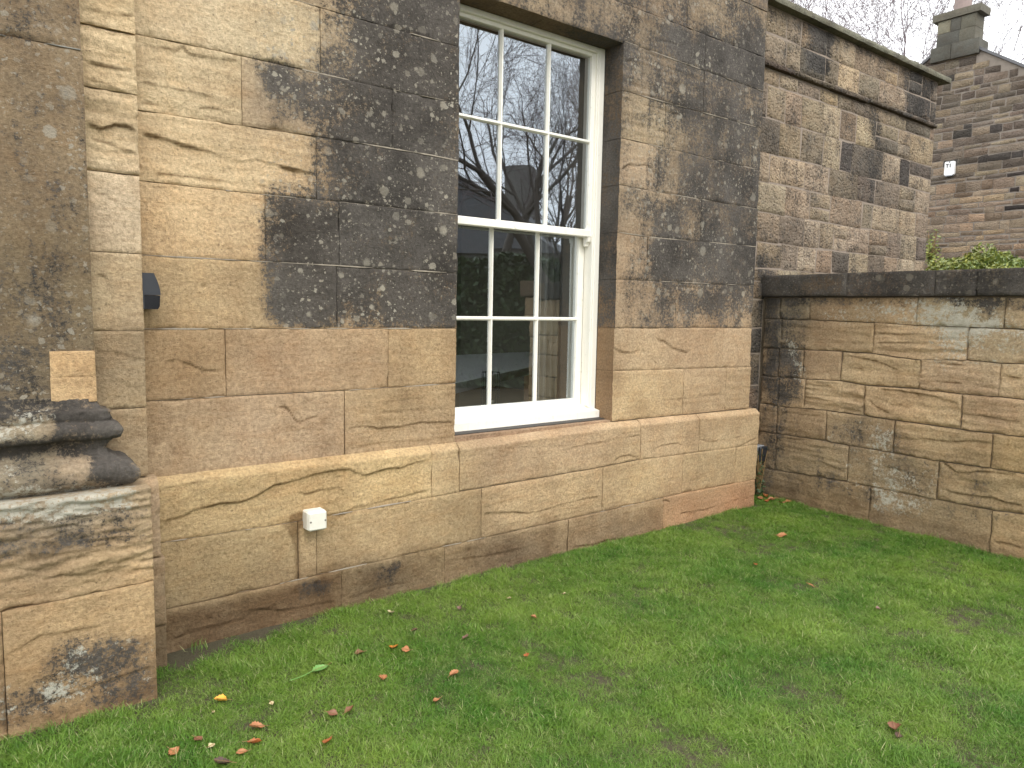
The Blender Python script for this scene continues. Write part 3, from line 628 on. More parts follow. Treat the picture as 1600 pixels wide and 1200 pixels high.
# left of the window
A_ = [(200,50),(377,87),(493,113),(613,140),(717,161)]; B0 = [(200,-64),(330,-33),(440,-6),(464,0),(501,12),(592,38),(717,73)]; B_ = [(200,169),(400,199),(495,213),(560,223),(672,242),(717,251)]
C_ = [(200,280),(413,304),(560,318),(640,327),(717,336)]; D_ = [(200,397),(400,408),(528,415),(667,424),(717,427)]; E_ = [(200,514),(500,513.5),(715,513)]
F_ = [(200,629),(353,619.5),(539,610),(712,599)]; G_ = [(205,755),(238,751),(530,717),(712,695)]
kw = dict(scarps=S_MAIN, res=0.0075, thick=.10)
JAMB_L = ('u', 2.205)
kj = dict(thick=.20)
course(P_MAIN, 3.05 + 0.33 * 1.0, B0, [('u', .60), ('u', 1.22), 592, JAMB_L], 'main', wall_o, opts={2: kj}, **{**kw, 'res': .014})
course(P_MAIN, B0, A_, [('u', 0.60), 501, JAMB_L], 'main', wall_o, opts={0: dict(amp=.0028), 1: kj}, **kw)
course(P_MAIN, A_, B_, [('u', 0.60), 378, 613, JAMB_L], 'main', wall_o, opts={0: dict(strata=.004, strata_f=14, amp=.003), 2: kj}, **kw)
course(P_MAIN, B_, C_, [('u', 0.60), 495, JAMB_L], 'main', wall_o, opts={0: dict(amp=.003, strata=.003, strata_f=20), 1: kj}, **kw)
course(P_MAIN, C_, D_, [('u', 0.60), 415, 530, JAMB_L], 'main', wall_o, opts={0: dict(amp=.0025), 2: kj}, **kw)
course(P_MAIN, D_, E_, [('u', 0.60), 527, JAMB_L], 'main', wall_o, opts={1: kj}, **kw)
course(P_MAIN, E_, F_, [('u', 0.60), 353, 607, JAMB_L], 'main', wall_o, opts={2: kj}, **kw)
course(P_MAIN, F_, G_, [('u', 0.60), 539, ('u', 2.20)], 'main', wall_o, opts={0: dict(amp=.002), 1: dict(thick=.20, strata=.0015, strata_f=30)}, **kw)
# upper courses out of the frame
for k, (z0, z1) in enumerate(((3.38, 3.70), (3.70, 4.02), (4.02, 4.34))):
    js = [0.6, 1.3 + .3 * (k % 2), 2.3, 3.2 - .3 * (k % 2), 4.0 + .2 * (k % 2), 4.89]
    course(P_MAIN, z1, z0, [('u', j) for j in js], 'main', wall_o, scarps=(), res=0.03, thick=.1)
# above the window: flat arch
zl = 3.148
ltop = P_MAIN.line(3.38); lbot = P_MAIN.line(zl)
e1 = P_MAIN.hit((998, 6)); e0 = P_MAIN.hit((974, 63)); sl = (e1[0] - e0[0]) / (e1[1] - e0[1]) * (3.38 - zl)
stone(P_MAIN, 2.205, 2.80, lbot, ltop, 'main', M_STONE, wall_o, res=.012, thick=.20, side_surface='jamb', u0t=2.205, u1t=2.80)
stone(P_MAIN, 2.80, 3.41, lbot, ltop, 'main', M_STONE, wall_o, res=.010, thick=.20, side_surface='jamb', u1t=3.41 + sl, scarps=S_MAIN)
# right of the window
RJ = ('u', 3.412); RE = ('u', 4.895)
A2 = [(960,58),(973,63),(1076,101),(1180,138),(1215,150)]; B2 = [(960,137),(1034,158),(1192,201),(1215,208)]; C2 = [(960,213),(1075,239),(1192,267),(1215,273)]
D2 = [(960,287),(1046,303),(1186,327),(1215,332)]; D3 = [(955,361),(1030,372),(1116,379),(1187,386),(1215,389)]; E2 = [(955,436),(1139,444.5),(1215,447)]
E3 = [(950,512),(1215,512)]; F2 = [(950,580),(1066,576.5),(1215,571.5)]; G2 = [(950,659),(1177,637),(1190,636)]
kr = dict(scarps=S_MAIN, res=0.0095, thick=.10); jo = dict(thick=.17, side_surface='jamb')
stone(P_MAIN, 3.41, 4.2, P_MAIN.line(A2), ltop, 'main', M_STONE, wall_o, u0t=3.41 + sl, u1t=4.2, res=.010, thick=.1, scarps=S_MAIN)
stone(P_MAIN, 4.2, 4.895, P_MAIN.line(A2), ltop, 'main', M_STONE, wall_o, res=.010, thick=.1, scarps=S_MAIN)
course(P_MAIN, A2, B2, [RJ, 1100, RE], 'main', wall_o, opts={0: {**jo, 'strata': .004, 'strata_f': 24}}, **kr)
course(P_MAIN, B2, C2, [RJ, 1040, RE], 'main', wall_o, opts={0: {**jo, 'strata': .004, 'strata_f': 30}}, **kr)
course(P_MAIN, C2, D2, [RJ, 1028, RE], 'main', wall_o, opts={0: {**jo}}, **kr)
course(P_MAIN, D2, D3, [RJ, 1095, RE], 'main', wall_o, opts={0: {**jo}}, **kr)
course(P_MAIN, D3, E2, [RJ, 1012, RE], 'main', wall_o, opts={0: {**jo}}, **kr)
course(P_MAIN, E2, E3, [RJ, 1056, RE], 'main', wall_o, opts={0: {**jo}}, **kr)
course(P_MAIN, E3, F2, [RJ, 1130, ('u', 4.90)], 'main', wall_o, opts={0: {**jo, 'amp': .0025}}, **kr)
course(P_MAIN, F2, G2, [RJ, 1068, 1134, ('u', 4.91)], 'main', wall_o, opts={0: {**jo}, 1: dict(strata=.002), 2: dict(strata=.003)}, **kr)
# plinth courses, the upper one weathered back to the wall above
GP = [(225,751),(238,748.5),(530,714),(712,693),(952,661),(1177,640),(1195,638)]; GPs = [(700,694),(712,692),(952,661.5),(1010,655)]
H_ = [(225,855),(256,848),(449,818),(537,802),(675,777),(722,768),(799,755),(921,734),(1002,718),(1149,699),(1195,692)]
I_ = [(225,960),(261,952),(384,925),(507,896),(675,858),(753,841),(942,799),(1065,771),(1180,749),(1200,746)]
kp = dict(scarps=S_PL, res=0.0075, thick=.08)
course(P_PL, GP, H_, [('u', 0.62), 675, 718, 1002, 1093, ('u', 4.995)], 'plinth', wall_o, chamfer=.036,
       opts={0: dict(amp=.004), 2: dict(thick=.26, gap=.003), 3: dict(thick=.12), 4: dict(thick=.12)}, **kp)
course(P_PL, H_, I_, [('u', 0.62), 466, 495, 752.5, 942, 1067, 1149, ('u', 4.99)], 'plinth', wall_o, opts={3: dict(strata=.002, strata_f=22)}, **kp)
course(P_PL, I_, -0.12, [('u', 0.62), 533, 695, 888, 1037, ('u', 4.975)], 'plinth', wall_o, proud=.004, amp=.003, **kp)
def pointing(plane, px, u0, u1, parent, w=.0036, thr=-.05, h=.0010, mat=None):
    L = plane.line(px); n = int((u1 - u0) / .012) + 2; u = np.linspace(u0, u1, n); v = at(L, u)
    q = np.stack([u * 5 + v[0] * 31, u * 0 + 7.7, u * 0], 1); ww = w * np.clip((fbm(q, 3) - thr) * 3.5, 0, 1) * (1 + .5 * fbm(q * 9, 2))
    hh = np.where(ww > w * .08, h, -.008); rows_ = [plane.pt(u, v - ww - .0006, hh * 0 - .008), plane.pt(u, v - ww * .7 - .0004, hh), plane.pt(u, v + ww * .7 + .0004, hh), plane.pt(u, v + ww + .0006, hh * 0 - .008)]
    V = np.concatenate(rows_); I = np.arange(4 * n).reshape(4, n); F = np.stack([I[:-1, :-1], I[:-1, 1:], I[1:, 1:], I[1:, :-1]], -1).reshape(-1, 4)
    if plane_flip(plane): F = F[:, ::-1]
    return np_mesh('mortar_joint', V, F, mat or M_POINT, parent, 0)
M_POINT = mortar_material('pale_pointing', (0.36, 0.31, 0.24))
for L_, a_u, b_u in ((B0, 1.3, 2.20), (A_, 1.35, 2.20), (B_, 1.4, 2.20), (C_, 1.0, 2.20), (D_, .66, 2.20), (E_, .66, 2.20)): pointing(P_MAIN, L_, a_u, b_u, wall_o)
for L_ in (A2, B2, C2, D2, D3, E2): pointing(P_MAIN, L_, 3.42, 4.89, wall_o, w=.003)
pointing(P_PL, H_, .68, 1.9, wall_o, w=.004); pointing(P_PL, I_, 1.2, 4.0, wall_o, w=.003, thr=.05); pointing(P_MAIN, F_, .66, 2.2, wall_o, w=.0025, thr=.08)
sillcap = MB().box(2.19, 3.42, 3.355, 3.60, 0.70, 0.794).build('stone_sill', M_STONE, house)
def flat_attr(o, col, mk=(0, 0, 0, 0)):
    n = len(o.data.vertices); add_attr(o.data, 'tone', np.tile(list(col) + [1], (n, 1))); add_attr(o.data, 'mask', np.tile(mk, (n, 1)))
flat_attr(sillcap, muted(srgb(186, 150, 112)), (0, 0, .25, 0))
gap_strip = MB().prism([(3.40, .795), (3.55, .799), (3.55, .812), (3.40, .799)], 'x', 2.207, 3.408).build('sill_gap_shade', M_DARKSTRIP, house)  # dark strip painted in for the shade of the gap under the timber sill
# ------------------------------------------------------------------ pilaster: shaft, moulded base, plinth block and the step beside it
M_GREYPOINT = mortar_material('grey_pointing', (0.27, 0.26, 0.23))
pil = empty('pilaster', parent=house)
P_SH = Plane((0, 3.13, 0), (1, 0, 0), (0, -1, 0)); P_ST = Plane((0, 3.22, 0), (1, 0, 0), (0, -1, 0)); P_SP = Plane((0, 3.18, 0), (1, 0, 0), (0, -1, 0)); P_PR = Plane((0, 2.95, 0), (1, 0, 0), (0, -1, 0))
core = MB().box(-1.2, 0.425, 3.148, 3.6, 0.75, 4.35)\
    .box(-1.2, 0.555, 3.000, 3.6, -.3, .78).box(0.40, 0.625, 3.238, 3.6, .75, 4.35).box(.5, .655, 3.198, 3.6, -.3, .765)
core.build('core', M_MORTAR, pil)
JS = [(-300,3),(0,54),(128,78),(160,84)]; Zs = P_SH.hit((60, 66))[1]
SH0 = P_SH.line([(-200,640),(0,641),(160,630)])
zb = 1.115
kk = dict(jit=.03, res=.012, thick=.12, edge=.003)
course(P_SH, P_SH.hit((128, 78))[1], zb, [('u', -1.2), ('u', 0.448)], 'shaft', pil, **kk)
course(P_SH, 3.6, P_SH.hit((128, 78))[1], [('u', -1.2), ('u', 0.443)], 'shaft', pil, **kk)
course(P_SH, 4.35, 3.6, [('u', -1.2), ('u', 0.443)], 'shaft', pil, **{**kk, 'res': .04})
# freshly dressed repair stones let into the shaft
pt = [P_SH.hit(p) for p in ((77, 549), (148, 548), (152, 630), (79, 631), (150, 590), (77, 590))]
for (zt, zbm, xa, xb) in ((pt[0][1], pt[5][1], pt[0][0], .4475), (pt[5][1], pt[3][1], pt[5][0] + .002, .4485)):
    stone(P_SH, xa, xb, P_SH.line(zbm), P_SH.line(zt), 'none', M_STONE, pil, res=.006, gap=.0008, thick=.02, proud=.004, edge=.002, tone=muted(srgb(228, 184, 116)), jit=.01, amp=.0006, ragged=0, name='repair_stone')
pointing(P_SH, [(-300,3),(0,54),(128,78)], -.9, .44, pil, w=.0018, thr=-.2, mat=M_GREYPOINT)
# step beside the shaft
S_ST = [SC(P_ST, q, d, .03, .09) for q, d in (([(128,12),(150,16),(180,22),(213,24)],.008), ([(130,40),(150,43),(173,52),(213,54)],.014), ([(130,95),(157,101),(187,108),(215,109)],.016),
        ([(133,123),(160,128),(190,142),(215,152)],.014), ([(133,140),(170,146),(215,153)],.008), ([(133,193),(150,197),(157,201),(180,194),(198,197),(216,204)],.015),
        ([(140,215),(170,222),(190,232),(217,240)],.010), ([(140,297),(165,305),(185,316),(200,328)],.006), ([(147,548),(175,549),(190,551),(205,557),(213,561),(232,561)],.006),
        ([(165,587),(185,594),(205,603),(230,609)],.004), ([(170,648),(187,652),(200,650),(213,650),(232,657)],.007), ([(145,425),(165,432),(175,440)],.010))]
zl_ = lambda p, pl=P_ST: pl.hit(p)[1]
zz = [4.35, 3.6, 3.1, zl_((180, 47)), zl_((180, 142)), zl_((180, 270)), zl_((185, 395)), zl_((190, 517)), zl_((200, 638)), 0.80]
rg = [0, 0, .004, .011, .010, .0015, .0015, .0, .0]
for i in range(len(zz) - 1):
    stone(P_ST, 0.40, 0.643 - .0008 * i, P_ST.line(zz[i + 1]), P_ST.line(zz[i]), 'step', M_STONE, pil, res=.007 if i > 0 else .03, thick=.13, strata=rg[i], strata_f=11, scarps=S_ST, amp=.004 if i in (2, 3, 4) else .0018, edge=.006)
zz = [.795, zl_((250, 871), P_SP), zl_((252, 979), P_SP), -.12]
for i in range(3):
    stone(P_SP, 0.50, (.668, .680, .678)[i], P_SP.line(zz[i + 1]), P_SP.line(zz[i]), 'step', M_STONE, pil, res=.008, thick=.10, amp=.004, edge=.010, chamfer=.03 if i == 0 else 0)
# plinth block under the pilaster
def eroded(u, v, h, T):
    m = sstep(0.42, 0.52, v) * sstep(.86, .76, v); w = v + 0.02 * fbm(np.stack([u * 2.5, v * 3, u * 0], 1), 3)
    r = fbm(np.stack([u * 3.2, w * 17, u * 0 + 4], 1), 4, .55); r2 = fbm(np.stack([u * 14, w * 30, u * 0 + 9], 1), 3)
    led = np.abs(r) * 2.0
    return h - m * (0.018 * (1 - np.clip(led, 0, 1)) ** 2 + .010 * np.clip(-r * 2, 0, 1) + 0.007 * r2)
J1 = [(-200,1000),(0,958),(100,937),(241,908)]
course(P_PR, 0.812, J1, [('u', -1.2), ('u', 0.592)], 'pier', pil, res=.0065, thick=.30, edge=.006, extra=eroded, amp=.003, hmin=-.045)
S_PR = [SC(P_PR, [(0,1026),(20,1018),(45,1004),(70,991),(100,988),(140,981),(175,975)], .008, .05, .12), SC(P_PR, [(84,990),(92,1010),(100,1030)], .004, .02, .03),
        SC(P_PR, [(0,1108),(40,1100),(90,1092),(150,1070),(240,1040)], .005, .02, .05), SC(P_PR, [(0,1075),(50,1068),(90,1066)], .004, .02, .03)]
course(P_PR, J1, -.12, [('u', -1.2), 2, ('u', 0.590)], 'pier', pil, res=.008, thick=.30, edge=.008, amp=.003, scarps=S_PR)
# moulded base: profile swept along the front and round the corner
prof = [(0.006, 1.150), (0.010, 1.128), (0.022, 1.108), (0.050, 1.098), (0.052, 1.072), (0.046, 1.066)]
for k in range(9):                                            # upper roll
    a = math.pi / 2 - math.pi * k / 8; prof.append((0.050 + 0.030 * math.cos(a), 1.026 + 0.034 * math.sin(a)))
prof += [(0.046, .986), (0.034, .972), (0.028, .955), (0.034, .937), (0.058, .925), (0.066, .918)]
for k in range(11):                                           # lower roll
    a = math.pi / 2 - math.pi * k / 10; prof.append((0.072 + 0.050 * math.cos(a), .868 + .048 * math.sin(a)))
prof += [(.075, .812), (.0, .805)]
pr = [np.array(prof[0])]
for a, b in zip(prof[:-1], prof[1:]):
    a, b = np.array(a), np.array(b); n = max(1, int(np.linalg.norm(b - a) / .008))
    pr += [a + (b - a) * (i + 1) / n for i in range(n)]
pr = np.array(pr); xs = .442; ys = 3.13
xl = np.linspace(-1.2, 0, 180); rows = []
for (o_, z_) in pr:
    fr = np.stack([xl + (xs + o_) * (xl + 1.2) / 1.2, np.full(len(xl), ys - o_), np.full(len(xl), z_)], 1)
    sdp = np.stack([np.full(10, xs + o_), ys - o_ + (3.235 - ys + o_) * np.linspace(.1, 1, 10), np.full(10, z_)], 1)
    rows.append(np.concatenate([fr, sdp]))
MV = np.array(rows); shp = MV.shape[:2]; MV = MV.reshape(-1, 3)
wear = sstep(-.2, .5, fbm(MV * 5, 3)); dd = .010 * fbm(MV * 12, 5, .6) - .022 * wear * np.abs(fbm(MV * np.array([6, 6, 26]), 4)) - .012 * np.clip(fbm(MV * 9 + 40, 4) - .15, 0, 1)
MV[:, 1] -= dd * 1.5; MV[:, 0] += np.where(MV[:, 0] > .40, dd * 1.5, 0); MV[:, 2] += .004 * fbm(MV * np.array([30, 30, 50]), 3) + .010 * fbm(MV * 6 + 9, 4)
MI = np.arange(len(MV)).reshape(shp); mf = np.stack([MI[1:, :-1], MI[1:, 1:], MI[:-1, 1:], MI[:-1, :-1]], -1).reshape(-1, 4)
mo = np_mesh('base_moulding', MV, mf, M_STONE, pil, len(mf))
add_attr(mo.data, 'tone', np.c_[tone_at(MV, 'mould'), np.ones(len(MV))]); add_attr(mo.data, 'mask', masks(MV, 'mould'))

# ------------------------------------------------------------------ sash window
win = empty('sash_window', parent=house)
def part(name, fn, mat=M_PAINT, parent=win, **k): m = MB(); fn(m); return m.build(name, mat, parent, **k)
fx0, fx1 = 2.19, 3.412
part('frame', lambda m: (m.box(3.366, fx1, 3.500, 3.64, .805, 3.15, .003), m.box(fx0, 2.232, 3.500, 3.64, .805, 3.15, .003), m.box(2.2325, 3.3655, 3.501, 3.64, 3.118, 3.149, .003)))
part('stop_bead', lambda m: (m.box(3.352, 3.3655, 3.506, 3.523, .87, 3.118, .002), m.box(2.2325, 2.246, 3.506, 3.523, .87, 3.118, .002)))
part('sill', lambda m: (m.prism([(3.455, .800), (3.64, .812), (3.64, .885), (3.555, .868), (3.455, .848)], 'x', 2.208, 3.409)))
YU, YL = 3.522, 3.590
gx0, gx1 = 2.276, 3.322
part('upper_stile', lambda m: m.box(gx1, 3.3655, YU, YU + .045, 1.972, 3.117, .003)); part('upper_stile', lambda m: m.box(2.2325, gx0, YU, YU + .045, 1.972, 3.117, .003))
part('top_rail', lambda m: m.box(gx0, gx1, YU + .0005, YU + .045, 3.094, 3.117, .002))
part('meeting_rail', lambda m: m.box(gx0 - .040, gx1 + .040, YU - .003, YU + .046, 1.974, 2.020, .004))
bars = (2.620, 2.978)
for x in bars: part('glazing_bar', lambda m: m.prism([(x - .011, YU + .03), (x - .011, YU + .016), (x - .004, YU + .002), (x + .004, YU + .002), (x + .011, YU + .016), (x + .011, YU + .03)], 'z', 2.02, 3.094))
part('glazing_bar', lambda m: m.prism([(YU + .03, 2.560), (YU + .016, 2.560), (YU + .001, 2.567), (YU + .001, 2.577), (YU + .016, 2.584), (YU + .03, 2.584)], 'x', gx0, gx1))
# sash horns
for x0 in (3.327, 2.236):
    part('sash_horn', lambda m: m.prism([(YU, 1.974), (YU + .044, 1.974), (YU + .044, 1.922), (YU + .036, 1.914), (YU + .026, 1.918), (YU + .024, 1.930), (YU + .016, 1.940), (YU + .006, 1.946), (YU + .004, 1.958)], 'x', x0, x0 + .036))
part('lower_stile', lambda m: m.box(gx1 - .010, 3.362, YL, YL + .045, .868, 1.99, .003)); part('lower_stile', lambda m: m.box(2.236, gx0, YL, YL + .045, .868, 1.99, .003))
part('bottom_rail', lambda m: m.box(gx0, gx1 - .010, YL + .001, YL + .045, .862, .918, .003))
part('inner_meeting_rail', lambda m: m.box(gx0, gx1, YL, YL + .045, 1.985, 2.016, .003))
for x in bars: part('glazing_bar', lambda m: m.prism([(x - .011, YL + .03), (x - .011, YL + .016), (x - .004, YL + .002), (x + .004, YL + .002), (x + .011, YL + .016), (x + .011, YL + .03)], 'z', .918, 1.985))
part('glazing_bar', lambda m: m.prism([(YL + .03, 1.432), (YL + .016, 1.432), (YL + .001, 1.439), (YL + .001, 1.449), (YL + .016, 1.456), (YL + .03, 1.456)], 'x', gx0, gx1 - .01))
part('side_lining', lambda m: m.box(3.3625, 3.3655, 3.525, 3.59, .87, 1.97)); part('side_lining', lambda m: m.box(2.2325, 2.2355, 3.525, 3.59, .87, 1.97))
xsn = [gx0, bars[0], bars[1], gx1]
for (yy, zs) in ((YU + .022, (2.018, 2.572, 3.096)), (YL + .022, (.915, 1.444, 1.987))):
    for r in range(2):
        for c in range(3):
            rx, rz = rng.uniform(-.0012, .0012, 2)
            a, b, z0, z1 = xsn[c], xsn[c + 1], zs[r], zs[r + 1]
            y00, y10, y11, y01 = yy - rx - rz, yy + rx - rz, yy + rx + rz, yy - rx + rz
            mesh_obj('pane', [(a, y00, z0), (b, y10, z0), (b, y11, z1), (a, y01, z1), (a, y00 + .004, z0), (b, y10 + .004, z0), (b, y11 + .004, z1), (a, y01 + .004, z1)],
                     [(0, 1, 2, 3)], M_GLASS, win)
# sealant line between frame and stone
part('sealant', lambda m: m.box(3.4125, 3.415, 3.497, 3.52, .80, 3.15), M_DARKSTRIP)

# ------------------------------------------------------------------ the room behind the window
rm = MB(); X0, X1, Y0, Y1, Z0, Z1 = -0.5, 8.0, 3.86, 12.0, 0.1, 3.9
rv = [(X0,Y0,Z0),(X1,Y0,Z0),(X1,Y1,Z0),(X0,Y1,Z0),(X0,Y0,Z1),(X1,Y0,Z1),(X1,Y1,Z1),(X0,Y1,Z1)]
room = mesh_obj('room_walls', rv, [(4,5,6,7),(1,2,6,5),(2,3,7,6)], M_ROOM, None, kind='structure')  # left side wall left out, unseen, to let extra light into the room
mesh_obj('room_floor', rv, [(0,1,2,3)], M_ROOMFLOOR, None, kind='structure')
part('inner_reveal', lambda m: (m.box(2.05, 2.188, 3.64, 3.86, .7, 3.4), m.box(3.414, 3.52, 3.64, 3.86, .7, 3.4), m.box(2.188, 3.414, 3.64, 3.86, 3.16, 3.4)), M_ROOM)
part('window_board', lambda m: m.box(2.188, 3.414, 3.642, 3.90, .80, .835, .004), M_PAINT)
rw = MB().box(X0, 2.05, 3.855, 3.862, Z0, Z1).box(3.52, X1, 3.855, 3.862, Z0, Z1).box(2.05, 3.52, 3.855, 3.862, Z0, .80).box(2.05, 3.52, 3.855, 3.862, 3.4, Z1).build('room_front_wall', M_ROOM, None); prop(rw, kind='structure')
tcn = [on_z(p, .92) for p in ((690, 604), (838, 571), (838, 549), (690, 556))]; tc0 = sum(tcn) / 4
tb = empty('dining_table', (tc0[0], tc0[1], 0.1), label='long table under a white cloth inside the room, seen through the lower panes', cat='table')
tc = MB().prism([(q[0] - tc0[0], q[1] - tc0[1]) for q in tcn], 'z', .74, .82); tc.build('tablecloth', M_CLOTH).parent = tb
for q in tcn:
    lx, ly = (q[0] - tc0[0]) * .85, (q[1] - tc0[1]) * .85
    MB().box(lx - .04, lx + .04, ly - .04, ly + .04, 0, .745).build('leg', M_ROOMFLOOR).parent = tb
ln = empty('candle_lantern', tuple(on_y((766, 640), 3.74) * [1, 1, 0] + np.array([0, 0, .835])), label='wire candle lantern standing on the inner window board behind the lowest panes', cat='lantern')
fm = MB(); R_, H_l = .055, .27
for k in range(8):
    a = 2 * math.pi * k / 8; fm.tube((R_ * math.cos(a), R_ * math.sin(a), 0), (R_ * math.cos(a), R_ * math.sin(a), H_l), .0022, n=5)
    b = 2 * math.pi * (k + 1) / 8
    for z in (.004, H_l * .6, H_l): fm.tube((R_ * math.cos(a), R_ * math.sin(a), z), (R_ * math.cos(b), R_ * math.sin(b), z), .0022, n=5)
fo = fm.build('cage', M_WIRE); fo.parent = ln
cd = MB().tube((0, 0, .004), (0, 0, .09), .024, n=12).build('candle', M_CANDLE, smooth=False); cd.parent = ln
bs_ = MB().tube((0, 0, 0), (0, 0, .004), .056, n=16).build('base', M_WIRE); bs_.parent = ln
cur = MB(); xs_ = np.linspace(0, .34, 40)
vv = []; 
for i, x in enumerate(xs_): yy = .03 * math.sin(i * 1.1); vv += [(3.30 + x, 3.95 + yy, .3), (3.30 + x, 3.95 + yy, 3.5)]
curt = mesh_obj('curtain', vv, [(2*i, 2*i+2, 2*i+3, 2*i+1) for i in range(39)], M_CURTAIN, None, True, label='pale grey curtain hanging inside at the right edge of the window', cat='curtain')

# ================================================================== garden wall on the right
ga = on_z((1204, 776)); gb = np.array([5.262, 1.70, 0.0]); ga = np.array([5.345, 3.56, 0.0])
gu = (gb - ga); gu /= np.linalg.norm(gu); gn = np.array([gu[1], -gu[0], 0])
if gn[0] > 0: gn = -gn
P_G = Plane(ga, gu, gn)
P_GC = Plane(ga + gn * 0.035, gu, gn)
garden = empty('garden_wall', label='low sandstone garden wall with a blackened coping closing off the lawn', cat='wall')
off = np.array([1170, 420]); k_ = 430 / 1122
def cp(*pts): return [(off[0] + x * k_, off[1] + y * k_) for x, y in pts]
L0 = 1.632
L1 = cp((60,203),(120,205),(240,207),(500,218),(680,230),(890,238),(1035,243),(1122,247)); L2 = cp((60,322),(125,325),(215,330),(375,337),(505,345),(690,371),(890,373),(1025,386),(1122,389))
L3 = cp((60,436),(225,449),(370,456),(470,475),(700,490),(870,510),(1020,522),(1122,533)); L4 = cp((60,550),(120,560),(310,577),(465,598),(590,617),(860,655),(1122,688))
L5 = cp((60,664),(115,672),(310,702),(405,720),(585,752),(770,785),(985,813),(1122,837)); L6 = cp((60,812),(105,820),(400,868),(500,889),(765,941),(990,985),(1122,1002))
def extend(L):
    q = P_G.line(L); return q
def gl_(*pts, d=.008, dec=.02, re=.05): return SC(P_G, cp(*pts), d * 1.4, dec, re)
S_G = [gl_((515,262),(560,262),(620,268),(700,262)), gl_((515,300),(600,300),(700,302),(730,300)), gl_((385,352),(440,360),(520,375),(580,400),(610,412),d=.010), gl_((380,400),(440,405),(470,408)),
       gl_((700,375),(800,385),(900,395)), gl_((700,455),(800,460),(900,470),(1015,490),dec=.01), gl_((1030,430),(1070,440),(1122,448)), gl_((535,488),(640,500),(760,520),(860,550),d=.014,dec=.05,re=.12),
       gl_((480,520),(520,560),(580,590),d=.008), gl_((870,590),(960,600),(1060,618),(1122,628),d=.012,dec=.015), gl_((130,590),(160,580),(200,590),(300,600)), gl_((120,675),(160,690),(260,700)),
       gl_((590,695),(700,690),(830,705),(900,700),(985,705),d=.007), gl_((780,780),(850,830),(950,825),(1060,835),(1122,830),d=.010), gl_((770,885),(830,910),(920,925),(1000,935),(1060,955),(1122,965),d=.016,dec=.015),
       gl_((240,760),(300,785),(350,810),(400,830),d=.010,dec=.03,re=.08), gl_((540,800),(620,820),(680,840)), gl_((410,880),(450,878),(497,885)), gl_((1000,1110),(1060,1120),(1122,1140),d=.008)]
gk = dict(surface='garden', parent=None, res=.0095, thick=.08, edge=.007, amp=.003, gap=.0034, ragged=1.4, hmin=-.018)
gcore = MB(); a0 = ga + gn * -.019 + gu * -.15; a1 = ga + gn * -.019 + gu * 2.84
def slab(mb, p0, p1, t, z0, z1):
    k = len(mb.v); q = [p0, p1, p1 - gn * t, p0 - gn * t]
    for z in (z0, z1): mb.v += [(c[0], c[1], z) for c in q]
    mb.f += [tuple(k + i for i in f) for f in ((0,3,2,1),(4,5,6,7),(0,1,5,4),(1,2,6,5),(2,3,7,6),(3,0,4,7))]
slab(gcore, a0, a1, .34, -.3, 1.64); gc_ = gcore.build('wall', mortar_material('dark_joint', (0.17, 0.135, 0.09)), garden)
def gcourse(top, bot, js, opts=None):
    us = []
    T = P_G.line(top); B = P_G.line(bot)
    for j in js:
        if isinstance(j, tuple): us.append(j[1])
        else:
            X = off[0] + j * k_; ys = [np.interp(X, *zip(*L)) for L in (top, bot) if not np.isscalar(L)]
            us.append(P_G.hit((X, np.mean(ys)))[0])
    for i in range(len(us) - 1):
        k = {**gk, **(opts or {}).get(i, {})}; k.pop('surface'); k.pop('parent')
        far = us[i] > 2.2
        if far: k['res'] = .02
        k['strata'] = k.get('strata', .0015) * 1.5; k['amp'] = .004
        if us[i + 1] > 2.85: us[i + 1] = 2.85
        if us[i] > 2.8: break
        stone(P_G, us[i], us[i + 1], B, T, 'garden', M_STONE, gc_, scarps=S_G, proud=rng.uniform(-.003, .004), **k)
E0 = ('u', 0.02)
gcourse(L0, L1, [E0, 125, 245, 680, 1036, ('u', 2.35), ('u', 2.9), ('u', 3.5), ('u', 4.5)])
gcourse(L1, L2, [E0, 130, 508, 890, ('u', 2.15), ('u', 2.7), ('u', 3.3), ('u', 4.5)], {2: dict(strata=.008, strata_f=14), 1: dict(strata=.003)})
gcourse(L2, L3, [E0, 118, 221, 374, 697, 1022, ('u', 2.4), ('u', 3.1), ('u', 3.9), ('u', 4.5)], {3: dict(strata=.004, strata_f=10), 4: dict(strata=.003), 5: dict(strata=.005, strata_f=10)})
gcourse(L3, L4, [E0, 120, 225, 469, 866, ('u', 2.2), ('u', 3.0), ('u', 3.7), ('u', 4.5)], {2: dict(strata=.011, strata_f=20), 3: dict(strata=.006, strata_f=9), 4: dict(strata=.003)})
gcourse(L4, L5, [E0, 112, 313, 590, 990, ('u', 2.3), ('u', 2.9), ('u', 3.6), ('u', 4.5)], {1: dict(strata=.006, strata_f=8), 3: dict(strata=.003), 4: dict(strata=.002)})
gcourse(L5, L6, [E0, 108, 404, 768, ('u', 2.05), ('u', 2.8), ('u', 3.4), ('u', 4.5)], {1: dict(strata=.004), 3: dict(strata=.007, strata_f=9)})
gcourse(L6, -.12, [E0, 497, 993, ('u', 2.4), ('u', 3.2), ('u', 4.5)], {})
# coping stones
cj = [-.06] + [P_GC.hit((x, 446))[0] for x in (1323, 1460)] + [1.62, 2.3, 2.90]
for i in range(len(cj) - 1):
    stone(P_GC, cj[i], cj[i + 1], P_GC.line(1.640), P_GC.line(1.812), 'coping', M_STONE, gc_, res=.011, thick=.42, edge=.006, amp=.003, gap=.002, name='coping_stone', jit=.12)

